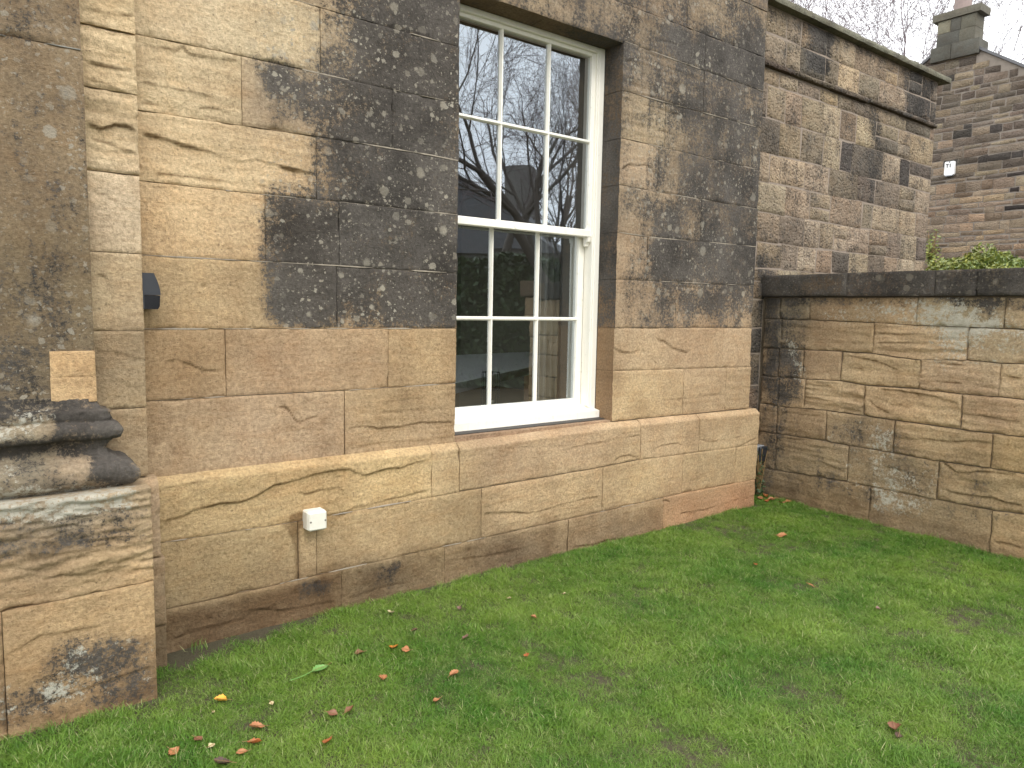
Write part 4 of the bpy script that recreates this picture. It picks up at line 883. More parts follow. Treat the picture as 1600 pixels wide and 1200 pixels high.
# ================================================================== squared rubble wall behind
rough = empty('rubble_wall', label='taller wall of squared rubble stones under a thin coping, set back beside the house', cat='wall')
YR = 3.56
P_R = Plane((0, YR, 0), (1, 0, 0), (0, -1, 0))
rc = MB().box(4.86, 8.24, YR + .006, YR + .5, -.3, 3.93).build('wall', M_MORTAR_PINK, rough)
def rubble(plane, z0, z1, u0, u1, hs, wsr, cols, parent, mat, gapr, keep=None, res=.02, surface='rough', amp=.006, pillow=.014, maxn=300, thick=.05, edge=.01, jitz=.02, shear=0.0, hm=-.004):
    global COLLECT
    z = z0; n = 0; rows = []
    while z < z1 - .04:
        h = min(random.uniform(*hs), z1 - z)
        if z1 - z - h < .07: h = z1 - z
        u = u0 - random.uniform(0, .12)
        while u < u1 - .03:
            w = random.uniform(*wsr) * (1.0 if random.random() < .8 else 1.5)
            if u1 - u - w < .08: w = u1 - u
            a, b = max(u, u0), min(u + w, u1)
            if b - a > .04 and (keep is None or keep((a + b) / 2, z + h / 2)) and n < 4000:
                subs = [(z, z + h)]
                if h > .2 and random.random() < .08: s = h * random.uniform(.4, .6); subs = [(z, z + s), (z + s, z + h)]
                for (c, d) in subs:
                    g = random.uniform(*gapr); zj = lambda: random.uniform(-jitz, jitz) * .5
                    bl = np.array([[a, c + zj()], [(a + b) / 2, c + zj() * .5], [b, c + zj()]]); tl = np.array([[a, d + zj()], [(a + b) / 2, d + zj() * .5], [b, d + zj()]])
                    col = muted(np.array(cols[random.choices(range(len(cols)), [x[1] for x in cols])[0]][0]), .24) * np.array([1.03, 1.0, .99]); ra = random.uniform
                    sk = ra(-.02, .02) * min(1, h * 4)
                    stone(plane, a, b, bl, tl, surface, mat, parent, res=res, gap=g, thick=thick, edge=edge, amp=amp, pillow=pillow, tone=col, jit=.16, proud=ra(.002, .011), u0t=a + sk, u1t=b + sk * ra(-.5, 1), ragged=.9, hmin=hm)
                    n += 1
                    if n == maxn: COLLECT = []
            u += w
        z += h
    if COLLECT:                                   # past the limit: one joined part
        V, F, T_, K_, o_ = [], [], [], [], 0
        for v_, f_, t_, k_ in COLLECT: V.append(v_); F.append(f_ + o_); T_.append(t_); K_.append(k_); o_ += len(v_)
        o = np_mesh('stonework', np.concatenate(V), np.concatenate(F), mat, parent, 0); add_attr(o.data, 'tone', np.concatenate(T_)); add_attr(o.data, 'mask', np.concatenate(K_)); o['kind'] = 'stuff'
    COLLECT = None
    return n
RC = [(srgb(178, 160, 132), 5), (srgb(166, 147, 120), 5), (srgb(152, 138, 118), 5), (srgb(122, 113, 102), 3.5), (srgb(84, 80, 78), 1.6), (srgb(190, 166, 130), 1.2), (srgb(182, 166, 140), 3)]
rubble(P_R, 0.02, 1.62, 4.90, 5.36, (.19, .27), (.17, .30), RC, rc, M_RUBBLE, (.004, .009), res=.018, jitz=.012, maxn=400)
rubble(P_R, 1.62, 3.43, 4.90, 8.24, (.20, .27), (.20, .40), RC, rc, M_RUBBLE, (.004, .009), res=.018, jitz=.014, maxn=400)
rubble(P_R, 3.49, 3.905, 4.90, 8.24, (.18, .24), (.20, .40), RC, rc, M_RUBBLE, (.004, .009), res=.018, jitz=.012, maxn=400)
# drip course of thin slates
xs0 = 4.93
while xs0 < 8.20:
    w = random.uniform(.35, .7); x1 = min(xs0 + w, 8.22); pln = Plane((0, YR - .045, 0), (1, 0, 0), (0, -1, 0))
    dz = random.uniform(-.006, .006)
    o = stone(pln, xs0, x1, pln.line(3.438 + dz), pln.line(3.474 + dz), 'rough', M_RUBBLE, rc, res=.012, thick=.07, edge=.010, amp=.006, gap=.001, hmin=None, tone=srgb(112, 100, 88), jit=.2, name='drip_slate')
    xs0 = x1
cx0 = 4.86; P_RC = Plane((0, YR - .07, 0), (1, 0, 0), (0, -1, 0))
while cx0 < 8.38:
    x1 = min(cx0 + random.uniform(.7, .95), 8.38)
    stone(P_RC, cx0, x1, P_RC.line(3.905), P_RC.line(3.955), 'rough', M_STONE, rc, res=.02, thick=.62, edge=.006, amp=.002, gap=.0015, tone=srgb(128, 128, 112), jit=.06, name='coping_stone'); cx0 = x1

# ================================================================== neighbouring house with gable and chimney
XN = 14.0
nb = empty('neighbour_house', label='rubble stone gable end with a square ashlar chimney rising beyond the walls', cat='house')
P_N = Plane((XN, 0, 0), (0, -1, 0), (-1, 0, 0))   # u = -y
chL, chR = on_x((1458, 97), XN), on_x((1528, 80), XN); apex_y = (chL[1] + chR[1]) / 2 + .05
rp = on_x((1600, 106), XN); rl = on_x((1546, 84), XN); slope = (rl[2] - rp[2]) / (rl[1] - rp[1])
apex_z = rl[2] + slope * (apex_y - rl[1]); yr0 = apex_y - 4.2; yl0 = apex_y + 4.2; zr0 = apex_z - slope * 4.2
gable = MB().prism([(yr0, -.3), (yl0, -.3), (yl0, zr0), (apex_y, apex_z), (yr0, zr0)], 'x', XN + .012, XN + 7).build('wall', M_MORTAR_GREY, nb)
NCl = [(srgb(150, 132, 104), 4), (srgb(176, 140, 92), 2), (srgb(128, 114, 96), 4), (srgb(104, 94, 84), 3), (srgb(70, 64, 62), 1.6), (srgb(48, 45, 46), 1.2)]
ND = [(srgb(134, 122, 108), 5), (srgb(120, 110, 98), 5), (srgb(104, 96, 88), 3), (srgb(78, 74, 72), 1.0), (srgb(150, 136, 114), 3)]
NL = [(srgb(170, 148, 118), 2), (srgb(160, 144, 122), 5), (srgb(148, 132, 114), 4), (srgb(134, 116, 98), 3), (srgb(66, 60, 58), .5)]
keepN = lambda u, z: z < apex_z - slope * abs(-u - apex_y) - .04
ylim0, ylim1 = on_x((1600, 300), XN)[1] - .1, on_x((1440, 300), XN)[1] + .1
z_bend = on_x((1500, 285), XN)[2]
n1 = rubble(P_N, 2.15, z_bend, -ylim1, -ylim0, (.07, .15), (.13, .38), NL, gable, M_RUBBLE, (.006, .011), res=.045, keep=keepN, amp=.010, pillow=.018, maxn=140, edge=.012, jitz=.026, hm=-.006, surface='none')
n2 = rubble(P_N, z_bend, apex_z, -ylim1, -ylim0, (.07, .15), (.13, .38), ND, gable, M_RUBBLE, (.006, .011), res=.045, keep=keepN, amp=.010, pillow=.018, maxn=155, edge=.012, jitz=.026, hm=-.006, surface='none')
print('neighbour stones', n1, n2)
# roof slabs and verge
for s in (-1, 1):
    ye = apex_y + s * 4.4; ze = apex_z - slope * 4.4
    MB().prism([(apex_y, apex_z + .005), (ye, ze + .005), (ye, ze + .05), (apex_y, apex_z + .055)], 'x', XN - .03, XN + 7.1).build('roof', M_ROOF, nb)
# chimney
zc0 = on_x((1536, 80), XN)[2] - .02
y_a, y_b = chR[1], chL[1]
def ash(z0, z1, ya, yb, grow, nj, cols_):
    pl = Plane((XN - grow - .045, 0, 0), (0, -1, 0), (-1, 0, 0)); us = np.linspace(-yb - grow, -ya + grow, nj + 1)
    if nj > 1: us[1:-1] += rng.uniform(-.06, .06, nj - 1)
    for i in range(nj):
        stone(pl, us[i], us[i + 1], pl.line(z0), pl.line(z1), 'none', M_STONE, chm, res=.05, gap=.004, thick=.34 + 2 * grow, edge=.01, amp=.003, tone=cols_[i % len(cols_)], jit=.08)
chm = empty('chimney', parent=nb)
bb = on_x((1500, 67), XN)[2]; cc = on_x((1500, 27), XN)[2]; tt = on_x((1500, 15), XN)[2]
g_ = srgb(92, 92, 86); g2_ = srgb(104, 102, 92); lt = srgb(128, 124, 108)
ash(zc0, bb, y_a, y_b, .03, 2, [g_, g_]); hh = (cc - bb) / 2
ash(bb, bb + hh, y_a + .05, y_b - .05, 0.0, 2, [g_, g2_]); ash(bb + hh, cc, y_a + .05, y_b - .05, 0.0, 3, [lt, g_, g2_])
ash(cc, tt, y_a, y_b, .03, 1, [g2_])
MB().box(XN - .02, XN + .26, y_a + .08, y_b - .08, zc0, tt - .02).build('chimney_core', M_MORTAR_GREY, chm)
pb = on_x((1501, 5), XN); MB().tube((XN + .1, pb[1], tt - .02), (XN + .1, pb[1], tt + .45), .14, .12, 14).build('chimney_pot', M_POT, chm)
# meter sign
sp = on_x((1484, 263), XN - .04)
sg = empty('wall_sign', tuple(sp), label='small white rounded sign with black lettering on the neighbouring gable', cat='sign')
w_, h_ = .080, .115
pl_ = []
for (cx, cz, a0_) in ((w_ - .02, h_ - .02, 0), (-w_ + .02, h_ - .02, 90), (-w_ + .02, -h_ + .02, 180), (w_ - .02, -h_ + .02, 270)):
    for k in range(4): a = rad(a0_ + 30 * k); pl_.append((cx + .02 * math.cos(a), cz + .02 * math.sin(a)))
so = MB().prism(pl_, 'x', -.02, .035).build('plate', M_SIGN); so.parent = sg
def text(body, size, loc):
    cu = bpy.data.curves.new('lettering', 'FONT'); cu.body = body; cu.size = size; cu.extrude = .002; cu.align_x = 'CENTER'; cu.align_y = 'CENTER'; cu.offset = .002
    o = bpy.data.objects.new('lettering', cu); COL.objects.link(o); cu.materials.append(M_INK); o.parent = sg; o.location = loc; o.rotation_euler = (rad(90), 0, rad(-90))
    me = bpy.data.meshes.new_from_object(o); bpy.data.objects.remove(o); o = bpy.data.objects.new('lettering', me); COL.objects.link(o)
    o.parent = sg; o.location = loc; o.rotation_euler = (rad(90), 0, rad(-90)); return o
text('T1', .085, (-.024, .012, .04)); text("''", .05, (-.024, .0, .088))
MB().prism([(-.055, -h_ - .018), (.055, -h_ - .018), (.062, -h_ - .001), (-.062, -h_ - .001)], 'x', -.03, .035).build('bottom_cap', M_GREYPL).parent = sg

# ================================================================== small fittings
# junction box
c = on_y((494.5, 813), 3.25); w2 = .046
jb = empty('junction_box', tuple(c), label='small cream square junction box screwed to the plinth below the window wall', cat='junction box')
b1 = MB().box(-w2, w2, -.002, .060, -w2, w2, .006).build('box', M_WHITEBOX); b1.parent = jb
b2 = MB().box(-w2 + .001, w2 - .001, -.020, -.0035, -w2 + .001, w2 - .001, .007).build('lid', M_WHITEBOX); b2.parent = jb
for x in (-.036, .036):
    s_ = MB().tube((x, -.0215, 0), (x, -.018, 0), .0045, n=10).build('screw', M_SCREW); s_.parent = jb
# wall light on the step's side
lp = on_y((229, 455), 3.27)
wlx = .656; zs_ = lambda y: on_y((238, y), 3.27)[2]
wlt = empty('wall_light', (wlx, 3.284, lp[2]), label='black angular wall light fixed beside the pilaster', cat='wall light')
zt, zmid, zbt = zs_(427) - lp[2], zs_(461) - lp[2], zs_(483) - lp[2]
MB().prism([(-.012, zt), (.026, zt), (.040, zt - .035), (.048, zmid + .02), (.049, zmid), (-.012, zmid)], 'y', -.045, .045).build('body', M_BLACK).parent = wlt
MB().prism([(-.012, zmid - .0015), (.048, zmid - .0015), (.045, zbt + .012), (.038, zbt), (-.012, zbt)], 'y', -.043, .043).build('lens', M_DARKLENS).parent = wlt
MB().box(-.020, -.0125, -.048, .05, zbt, zt).build('back_plate', M_BLACK).parent = wlt
# socket in the corner
sk = on_y((1189, 710), 3.44)
so_ = empty('outdoor_socket', tuple(sk), label='black and grey outdoor socket box in the dark corner beside the garden wall', cat='socket')
MB().box(.0, .095, .031, .115, -.062, .062, .006).build('back_box', M_GREYPL).parent = so_
MB().box(-.004, .099, .0, .030, -.066, .060, .010).build('cover', M_BLACK).parent = so_
MB().box(-.003, .085, .045, .085, -.055, .050, .004).build('side_flap', M_BLACK).parent = so_
cb_ = MB(); pts_ = [(.04, .05, -.062), (.045, .05, -.12), (.03, .05, -.19), (.05, .06, -.28), (.06, .07, -.42), (.06, .07, -sk[2] + .02)]
for a, b in zip(pts_[:-1], pts_[1:]): cb_.tube(a, b, .006, n=6)
cb_.build('cable', M_BLACK).parent = so_
MB().tube((.04, .05, -.06), (.04, .05, -.085), .012, n=10).build('gland', M_GREYPL).parent = so_
wc = MB(); a = on_y((1196, 676), 3.52); wc.tube((0, 0, 0), (.002, 0, -.09), .003, n=5); 
cab = empty('cable_clip', tuple(a), label='small white cable clip on the dark wall above the corner socket', cat='cable clip')
MB().box(-.008, .008, -.012, .04, -.008, .008, .002).build('clip', M_WHITEBOX).parent = cab
MB().tube((0, .0, -.009), (.0, -.02, sk[2] - a[2] + .05), .0035, n=6).build('cable', M_BLACK).parent = cab

# ================================================================== lawn
def blade_material():
    m, nt, bs = new_mat('grass_blades'); t = NT(nt); P = t.pos()
    n = t.noise(P, 1.5, 5, 0.6); n2 = t.noise(P, 9, 4, 0.6); rnd = t.attr('blade').outputs['Fac']; hgt = t.sepc(t.attr('tip').outputs['Color'])[0]
    c = t.mix(t.mapr(n, 0.35, 0.65), (0.088, 0.215, 0.019), (0.240, 0.355, 0.050))
    c = t.mix(t.mapr(n2, 0.45, 0.75, 0, 0.6), c, (0.27, 0.35, 0.085))
    c = t.mix(t.mapr(rnd, 0.0, 0.9, 0, 0.9), c, t.mix(1.0, c, (0.48, 0.60, 0.50), 'MULTIPLY'))
    c = t.mix(t.mapr(rnd, 0.93, 0.98, 0, 0.8), c, (0.46, 0.45, 0.22))
    t.l.new(c, bs.inputs['Base Color']); bs.inputs['Roughness'].default_value = 0.5
    bs.inputs['Specular IOR Level'].default_value = 0.35
    try:
        tl = nt.nodes.new('ShaderNodeBsdfTranslucent'); mx = nt.nodes.new('ShaderNodeMixShader'); mx.inputs[0].default_value = 0.25
        t.l.new(c, tl.inputs[0]); t.l.new(bs.outputs[0], mx.inputs[1]); t.l.new(tl.outputs[0], mx.inputs[2]); t.l.new(mx.outputs[0], nt.nodes['Material Output'].inputs[0])
    except Exception: pass
    return m
M_BLADE = blade_material()
tuft_col = bpy.data.collections.new('grass_tufts')
def tuft(nb_, spread, hmin, hmax, lean):
    V = []; F = []; B = []
    for _ in range(nb_):
        r = spread * math.sqrt(random.random()); a = random.uniform(0, 6.283); x, y = r * math.cos(a), r * math.sin(a)
        h = random.uniform(hmin, hmax); d = random.uniform(0, 6.283); l = random.uniform(.25, 1) * lean * h; w = random.uniform(.0006, .0013)
        dx, dy = math.cos(d), math.sin(d); px_, py_ = -dy * w, dx * w; k = len(V); bnd = random.random(); yaw = random.uniform(-.6, .6)
        px_, py_ = px_ * math.cos(yaw) - py_ * math.sin(yaw), px_ * math.sin(yaw) + py_ * math.cos(yaw)
        for tt_, ww in ((0, 1), (.45, .95), (.8, .6)):
            ox, oy = dx * l * tt_ ** 1.8, dy * l * tt_ ** 1.8; z = h * tt_ * (1 - .25 * tt_ * lean * .6) - .004
            V += [(x + ox - px_ * ww, y + oy - py_ * ww, z), (x + ox + px_ * ww, y + oy + py_ * ww, z)]
        V.append((x + dx * l, y + dy * l, h * (1 - .3 * lean * .6)))
        F += [(k, k+1, k+3, k+2), (k+2, k+3, k+5, k+4), (k+4, k+5, k+6)]; B += [bnd] * 7
    me = bpy.data.meshes.new('grass_tuft'); me.from_pydata(V, [], F); me.materials.append(M_BLADE)
    at_ = me.attributes.new('blade', 'FLOAT', 'POINT'); at_.data.foreach_set('value', B)
    me.polygons.foreach_set('use_smooth', [True] * len(F))
    o = bpy.data.objects.new('grass_tuft', me); tuft_col.objects.link(o); return o
tufts = [tuft(110, .07, .010, .024, 2.0) for _ in range(4)] + [tuft(90, .065, .014, .032, 1.9) for _ in range(3)] + [tuft(40, .05, .028, .052, 1.2) for _ in range(1)]
def inside_lawn(x, y):
    lim = np.where(x < .60, 2.925, np.where(x < .69, 3.15, 3.285)); xr = 5.33 - (3.5 - y) * .045 - .01
    xr = np.where(y > 3.285, -9, xr); xr = np.where((x > 5.0), 5.33 - (3.5 - y) * .045 - .01, xr)
    lim = np.where(x > 5.0, 3.50, lim)
    return (y < lim) & (x < xr)
def visible(x, y):
    px = project(np.stack([x, y, x * 0], 1)); q = (np.stack([x, y, x * 0], 1) - CAM) @ AX
    return (q[:, 2] > .3) & (px[:, 0] > -160) & (px[:, 0] < 1760) & (px[:, 1] < 1380)
N_ = 60000
gx_ = rng.uniform(-3.5, 5.4, N_ * 3); gy_ = rng.uniform(-4, 3.55, N_ * 3)
ok = inside_lawn(gx_, gy_); vis = visible(gx_, gy_)
dens = np.where(vis, 1.0, .22); ok &= rng.random(len(gx_)) < dens * .50
# thin patches, and bare soil along the foot of the wall
muds = [((1010, 925), .12), ((1000, 1008), .06), ((1490, 940), .12), ((1480, 1010), .05), ((1090, 1060), .05), ((660, 905), .06), ((1110, 1170), .06), ((1370, 1180), .05), ((500, 960), .05), ((1120, 940), .1)]
thin = np.ones(len(gx_))
for p, r in muds:
    q = on_z(p); d = np.hypot((gx_ - q[0]) * .55, gy_ - q[1]); thin *= .55 + .45 * sstep(r * .3, r * .8, d)
thin *= .6 + .4 * sstep(-.35, .15, fbm(np.stack([gx_ * 2.6, gy_ * 2.6, gx_ * 0], 1), 3) + .15)
fd = np.where(gx_ < .60, 2.95 - gy_, np.where(gx_ > 5, 9, 3.30 - gy_)); strip = (gx_ > .55) & (gx_ < 1.35)
thin *= np.where(strip, .04 + .96 * sstep(.06, .26, fd + .05 * fbm(np.stack([gx_ * 5, gy_ * 5, gx_ * 0], 1), 2)), .6 + .4 * sstep(0, .05, fd))
ok &= rng.random(len(gx_)) < thin
gx_, gy_ = gx_[ok], gy_[ok]; npt = len(gx_); print('tufts', npt)
gm = bpy.data.meshes.new('lawn_grass'); gm.vertices.add(npt)
gm.vertices.foreach_set('co', np.stack([gx_, gy_, ground_z(gx_, gy_)], 1).astype(np.float32).ravel())
a_ = gm.attributes.new('rot', 'FLOAT_VECTOR', 'POINT'); a_.data.foreach_set('vector', np.stack([rng.uniform(-.15, .15, npt), rng.uniform(-.15, .15, npt), rng.uniform(0, 6.28, npt)], 1).astype(np.float32).ravel())
szz = (.72 + .35 * fbm(np.stack([gx_ * 1.8, gy_ * 1.8, gx_ * 0 + 3], 1), 3) * 2.4 + rng.uniform(-.16, .2, npt)).clip(.45, 1.6)
a_ = gm.attributes.new('size', 'FLOAT', 'POINT'); a_.data.foreach_set('value', szz.astype(np.float32))
a_ = gm.attributes.new('pick', 'INT', 'POINT'); pk = rng.integers(0, 8, npt); pk = np.where((pk == 7) & (rng.random(npt) < .6), 2, pk); fd2 = np.where(gx_ < .60, 2.95 - gy_, np.where(gx_ > 5, 5.33 - gx_, 3.30 - gy_)); fd2 = np.minimum(fd2, np.abs(5.30 - gx_)); pk = np.where((fd2 < .05) & (rng.random(npt) < .45), 7, pk); a_.data.foreach_set('value', pk.astype(np.int32))
lawn = bpy.data.objects.new('lawn_grass', gm); COL.objects.link(lawn); prop(lawn, label='short green lawn grass in front of the walls', cat='grass', kind='stuff')
ng = bpy.data.node_groups.new('scatter', 'GeometryNodeTree')
ng.interface.new_socket('Geometry', in_out='INPUT', socket_type='NodeSocketGeometry'); ng.interface.new_socket('Geometry', in_out='OUTPUT', socket_type='NodeSocketGeometry')
gi = ng.nodes.new('NodeGroupInput'); go = ng.nodes.new('NodeGroupOutput'); ip = ng.nodes.new('GeometryNodeInstanceOnPoints'); ci = ng.nodes.new('GeometryNodeCollectionInfo')
ci.inputs['Collection'].default_value = tuft_col; ci.inputs['Separate Children'].default_value = True; ci.inputs['Reset Children'].default_value = True
ip.inputs['Pick Instance'].default_value = True
def named(nm, dt):
    n = ng.nodes.new('GeometryNodeInputNamedAttribute'); n.data_type = dt; n.inputs['Name'].default_value = nm; return n.outputs['Attribute']
ng.links.new(gi.outputs[0], ip.inputs['Points']); ng.links.new(ci.outputs[0], ip.inputs['Instance'])
ng.links.new(named('pick', 'INT'), ip.inputs['Instance Index']); ng.links.new(named('size', 'FLOAT'), ip.inputs['Scale'])
e2r = ng.nodes.new('FunctionNodeEulerToRotation'); ng.links.new(named('rot', 'FLOAT_VECTOR'), e2r.inputs[0]); ng.links.new(e2r.outputs[0], ip.inputs['Rotation'])
ng.links.new(ip.outputs[0], go.inputs[0])
md = lawn.modifiers.new('scatter', 'NODES'); md.node_group = ng

# ------------------------------------------------------------------ fallen leaves
def leaf_material(name, col):
    m, nt, bs = new_mat(name); t = NT(nt); P = t.pos(); n = t.noise(P, 90, 4, .6)
    c = t.mix(n, tuple(.55 * x for x in col), tuple(1.3 * x for x in col)); t.l.new(c, bs.inputs['Base Color']); bs.inputs['Roughness'].default_value = .6; return m
LM = {k: leaf_material('leaf_' + k, c) for k, c in dict(orange=(.62, .22, .03), tan=(.40, .17, .07), brown=(.20, .085, .045), dark=(.07, .035, .022), cream=(.55, .46, .26), rust=(.38, .11, .03), green=(.14, .30, .07), yellow=(.72, .36, .04), mauve=(.22, .13, .11)).items()}
M_VEIN = simple('leaf_stalk', (.24, .15, .06), .6)
def leaf(px, L, W, kind, label, rz=None, curl=.35, tip=0.0):
    L *= 1.02; W *= 1.25
    p = on_z(px, .030); rz = random.uniform(0, 6.28) if rz is None else rz
    root = empty('fallen_leaf', (p[0], p[1], float(ground_z(np.array([p[0]]), np.array([p[1]]))[0]) + .017), label=label, cat='leaf', group='fallen leaves on the lawn')
    n, m = 13, 5; V = []; F = []; curl = random.uniform(.25, .85); tw = random.uniform(-1.1, 1.1); bend = random.uniform(-.25, .25)
    for i in range(n):
        t = i / (n - 1); w = W * (math.sin(math.pi * min(1, t ** .85 * .97 + .02)) ** 1.15) * (1 + .22 * (i % 2) - .1 + random.uniform(-.1, .1)); ca, sa = math.cos(tw * (t - .4)), math.sin(tw * (t - .4))
        for j in range(m):
            s = (j / (m - 1) - .5) * 2
            yy_, zz_ = s * w / 2, .5 * curl * w * s * s + random.uniform(-.0012, .0012)
            V.append((L * (t - .5), yy_ * ca - zz_ * sa + bend * L * (t - .5) ** 2, yy_ * sa + zz_ * ca + .35 * curl * L * (t - .5) ** 2 * 2))
    for i in range(n - 1):
        for j in range(m - 1): F.append((i*m+j, (i+1)*m+j, (i+1)*m+j+1, i*m+j+1))
    k0 = len(V); V2 = [(x, y, z - .0006) for x, y, z in V]; V += V2; F += [tuple(k0 + q for q in f[::-1]) for f in F]
    b = mesh_obj('blade', V, F, LM[kind], None, True); b.parent = root
    s = MB().tube((L * .5, 0, .35 * curl * L * .5), (L * .5 + L * .28, L * .06, .006), .0009, n=5)
    s.tube((-L * .45, 0, .002 + .35 * curl * L * .4), (L * .5, 0, .001 + .35 * curl * L * .5), .0008, n=4)
    so2 = s.build('stalk', M_VEIN); so2.parent = root
    root.rotation_euler = (random.uniform(-.35, .35) + tip, random.uniform(-.3, .3), rz); return root
LV = [((345,1086),.050,.034,'yellow','bright yellow-orange leaf, the brightest on the grass by the pilaster foot'),
      ((424,1092),.020,.014,'cream','tiny cream leaf fragment right of the yellow leaf'),
      ((401,1127),.055,.032,'tan','curled tan leaf in the cluster below the yellow leaf'),
      ((397,1152),.050,.024,'rust','rust brown leaf just below the curled tan leaf'),
      ((378,1167),.038,.018,'tan','small tan leaf in front of the rust brown leaf'),
      ((347,1184),.060,.022,'dark','dark brown shrivelled leaf nearest the bottom edge of the lawn'),
      ((270,1166),.036,.030,'tan','orange-brown leaf lying nearest the pilaster plinth at bottom left'),
      ((330,1158),.026,.020,'cream','round cream leaf left of the leaf cluster'),
      ((309,1147),.040,.022,'brown','dull brown leaf half sunk in grass above the cream leaf'),
      ((333,1103),.014,.010,'cream','cream speck of leaf just below the yellow leaf'),
      ((519,1109),.040,.024,'brown','small brown leaf, left one of a pair in mid lawn'),
      ((546,1104),.044,.026,'brown','brown folded leaf, right one of a pair in mid lawn'),
      ((511,1153),.066,.020,'rust','long rust-red leaf standing on edge in the grass'),
      ((597,1056),.042,.028,'tan','reddish tan leaf alone between the green leaf and the orange leaf'),
      ((615,1008),.060,.030,'orange','vivid orange leaf near the foot of the house wall'),
      ((634,1011),.038,.030,'tan','pinkish brown leaf touching the vivid orange leaf'),
      ((562,1016),.040,.030,'brown','brown leaf halfway between green leaf and vivid orange leaf'),
      ((611,953),.036,.026,'cream','pale cream leaf lying close to the wall foot'),
      ((648,981),.034,.020,'dark','dark upright leaf right of the pale cream leaf'),
      ((727,993),.050,.022,'mauve','grey-mauve curled leaf in the middle of the lawn'),
      ((709,1051),.052,.024,'tan','flat pinkish tan leaf below the grey-mauve leaf'),
      ((717,948),.030,.020,'mauve','small mauve leaf near the wall right of the junction box'),
      ((682,1090),.040,.014,'tan','narrow tan leaf below the flat pinkish leaf'),
      ((796,932),.024,.014,'cream','thin cream leaf fragment under the window wall'),
      ((834,962),.034,.020,'tan','small tan leaf under the left half of the window'),
      ((823,1021),.030,.020,'rust','tiny rust leaf in the open middle of the lawn'),
      ((882,925),.016,.012,'cream','white petal-like speck on the lawn under the window'),
      ((1222,834),.070,.040,'tan','orange-tan leaf standing in the grass before the garden wall'),
      ((1267,911),.052,.026,'tan','flat brown leaf below the orange-tan leaf at right'),
      ((1180,879),.030,.018,'rust','little rust leaf on the far side of the lawn'),
      ((1372,948),.034,.022,'mauve','small mauve-brown leaf in the right part of the lawn'),
      ((1398,1133),.060,.036,'brown','large reddish brown leaf at the lower right of the lawn'),
      ((1404,1146),.040,.020,'dark','dark leaf tucked against the large reddish brown leaf')]
for px, L, W, kd, lb in LV: leaf(px, L, W, kd, lb)
g1 = leaf((500,1040), .075, .034, 'green', 'fresh green leaf with a long pale stalk on the grass', rz=.2, curl=.2); g1['group'] = 'green leaf'
del g1['group']
gs = MB(); q0 = Vector((-.035, 0, .006)); 
for k in range(6): q1 = q0 + Vector((-.018, -.004 + .0015 * k, .0)); gs.tube(q0, q1, .0015, n=5); q0 = q1
gs.build('long_stalk', LM['green']).parent = g1
CL = ['brick red leaf at the back of the leaf drift in the wall corner','brick red curled leaf against the house plinth in the corner','largest pinkish red leaf of the drift in the wall corner','brown leaf at the right end of the drift in the corner',
      'red-brown leaf in the front of the drift in the corner','small pink-brown leaf by the foot of the garden wall', 'tan leaf just right of the corner drift','thin rust leaf along the garden wall foot']
for (px, kd), lb in zip((((1196,772),'rust'),((1188,776),'tan'),((1206,778),'tan'),((1215,776),'brown'),((1199,781),'rust'),((1232,781),'tan'),((1222,783),'tan'),((1290,790),'rust')), CL):
    o = leaf(px, .06, .036, kd, lb); o['group'] = 'leaf drift in the wall corner'
# weed by the socket
def sprig(name, base, n, h, spread, lsize, mats, label, cat, seed, group=None):
    random.seed(seed); r = empty(name, tuple(base), label=label, cat=cat, group=group)
    V = []; F = []; st = MB()
    for _ in range(n):
        a = random.uniform(0, 6.28); x, y = spread * random.uniform(0, 1) * math.cos(a), spread * random.uniform(0, 1) * math.sin(a); z = h * random.uniform(.15, 1)
        st.tube((0, 0, 0), (x * .9, y * .9, z), .0016 * (1 + 3 * h), n=3, cap=False)
        for k in range(8):
            c_ = Vector((x * (k / 8) + random.uniform(-1, 1) * lsize * 1.6, y * (k / 8) + random.uniform(-1, 1) * lsize * 1.6, z * (k + 1) / 8 + random.uniform(-1, 1) * lsize)); d = Vector((random.gauss(0, 1), random.gauss(0, 1), random.gauss(0, .6))).normalized(); u = d.orthogonal().normalized(); s = lsize * random.uniform(.6, 1.2); i = len(V)
            V += [tuple(c_ - d * s), tuple(c_ + u * s * .45), tuple(c_ + d * s), tuple(c_ - u * s * .45)]; F.append((i, i+1, i+2, i+3))
    mesh_obj('foliage', V, F, mats, None).parent = r; st.build('stem', M_VEIN, fix=False).parent = r; return r
M_IVY = simple('dark_leaf', (.045, .075, .022), .5, .5, 40)
sprig('weed', (sk[0] + .02, 3.46, .0), 26, .42, .07, .018, M_IVY, 'straggly dark green weed climbing below the corner socket', 'weed', 3)

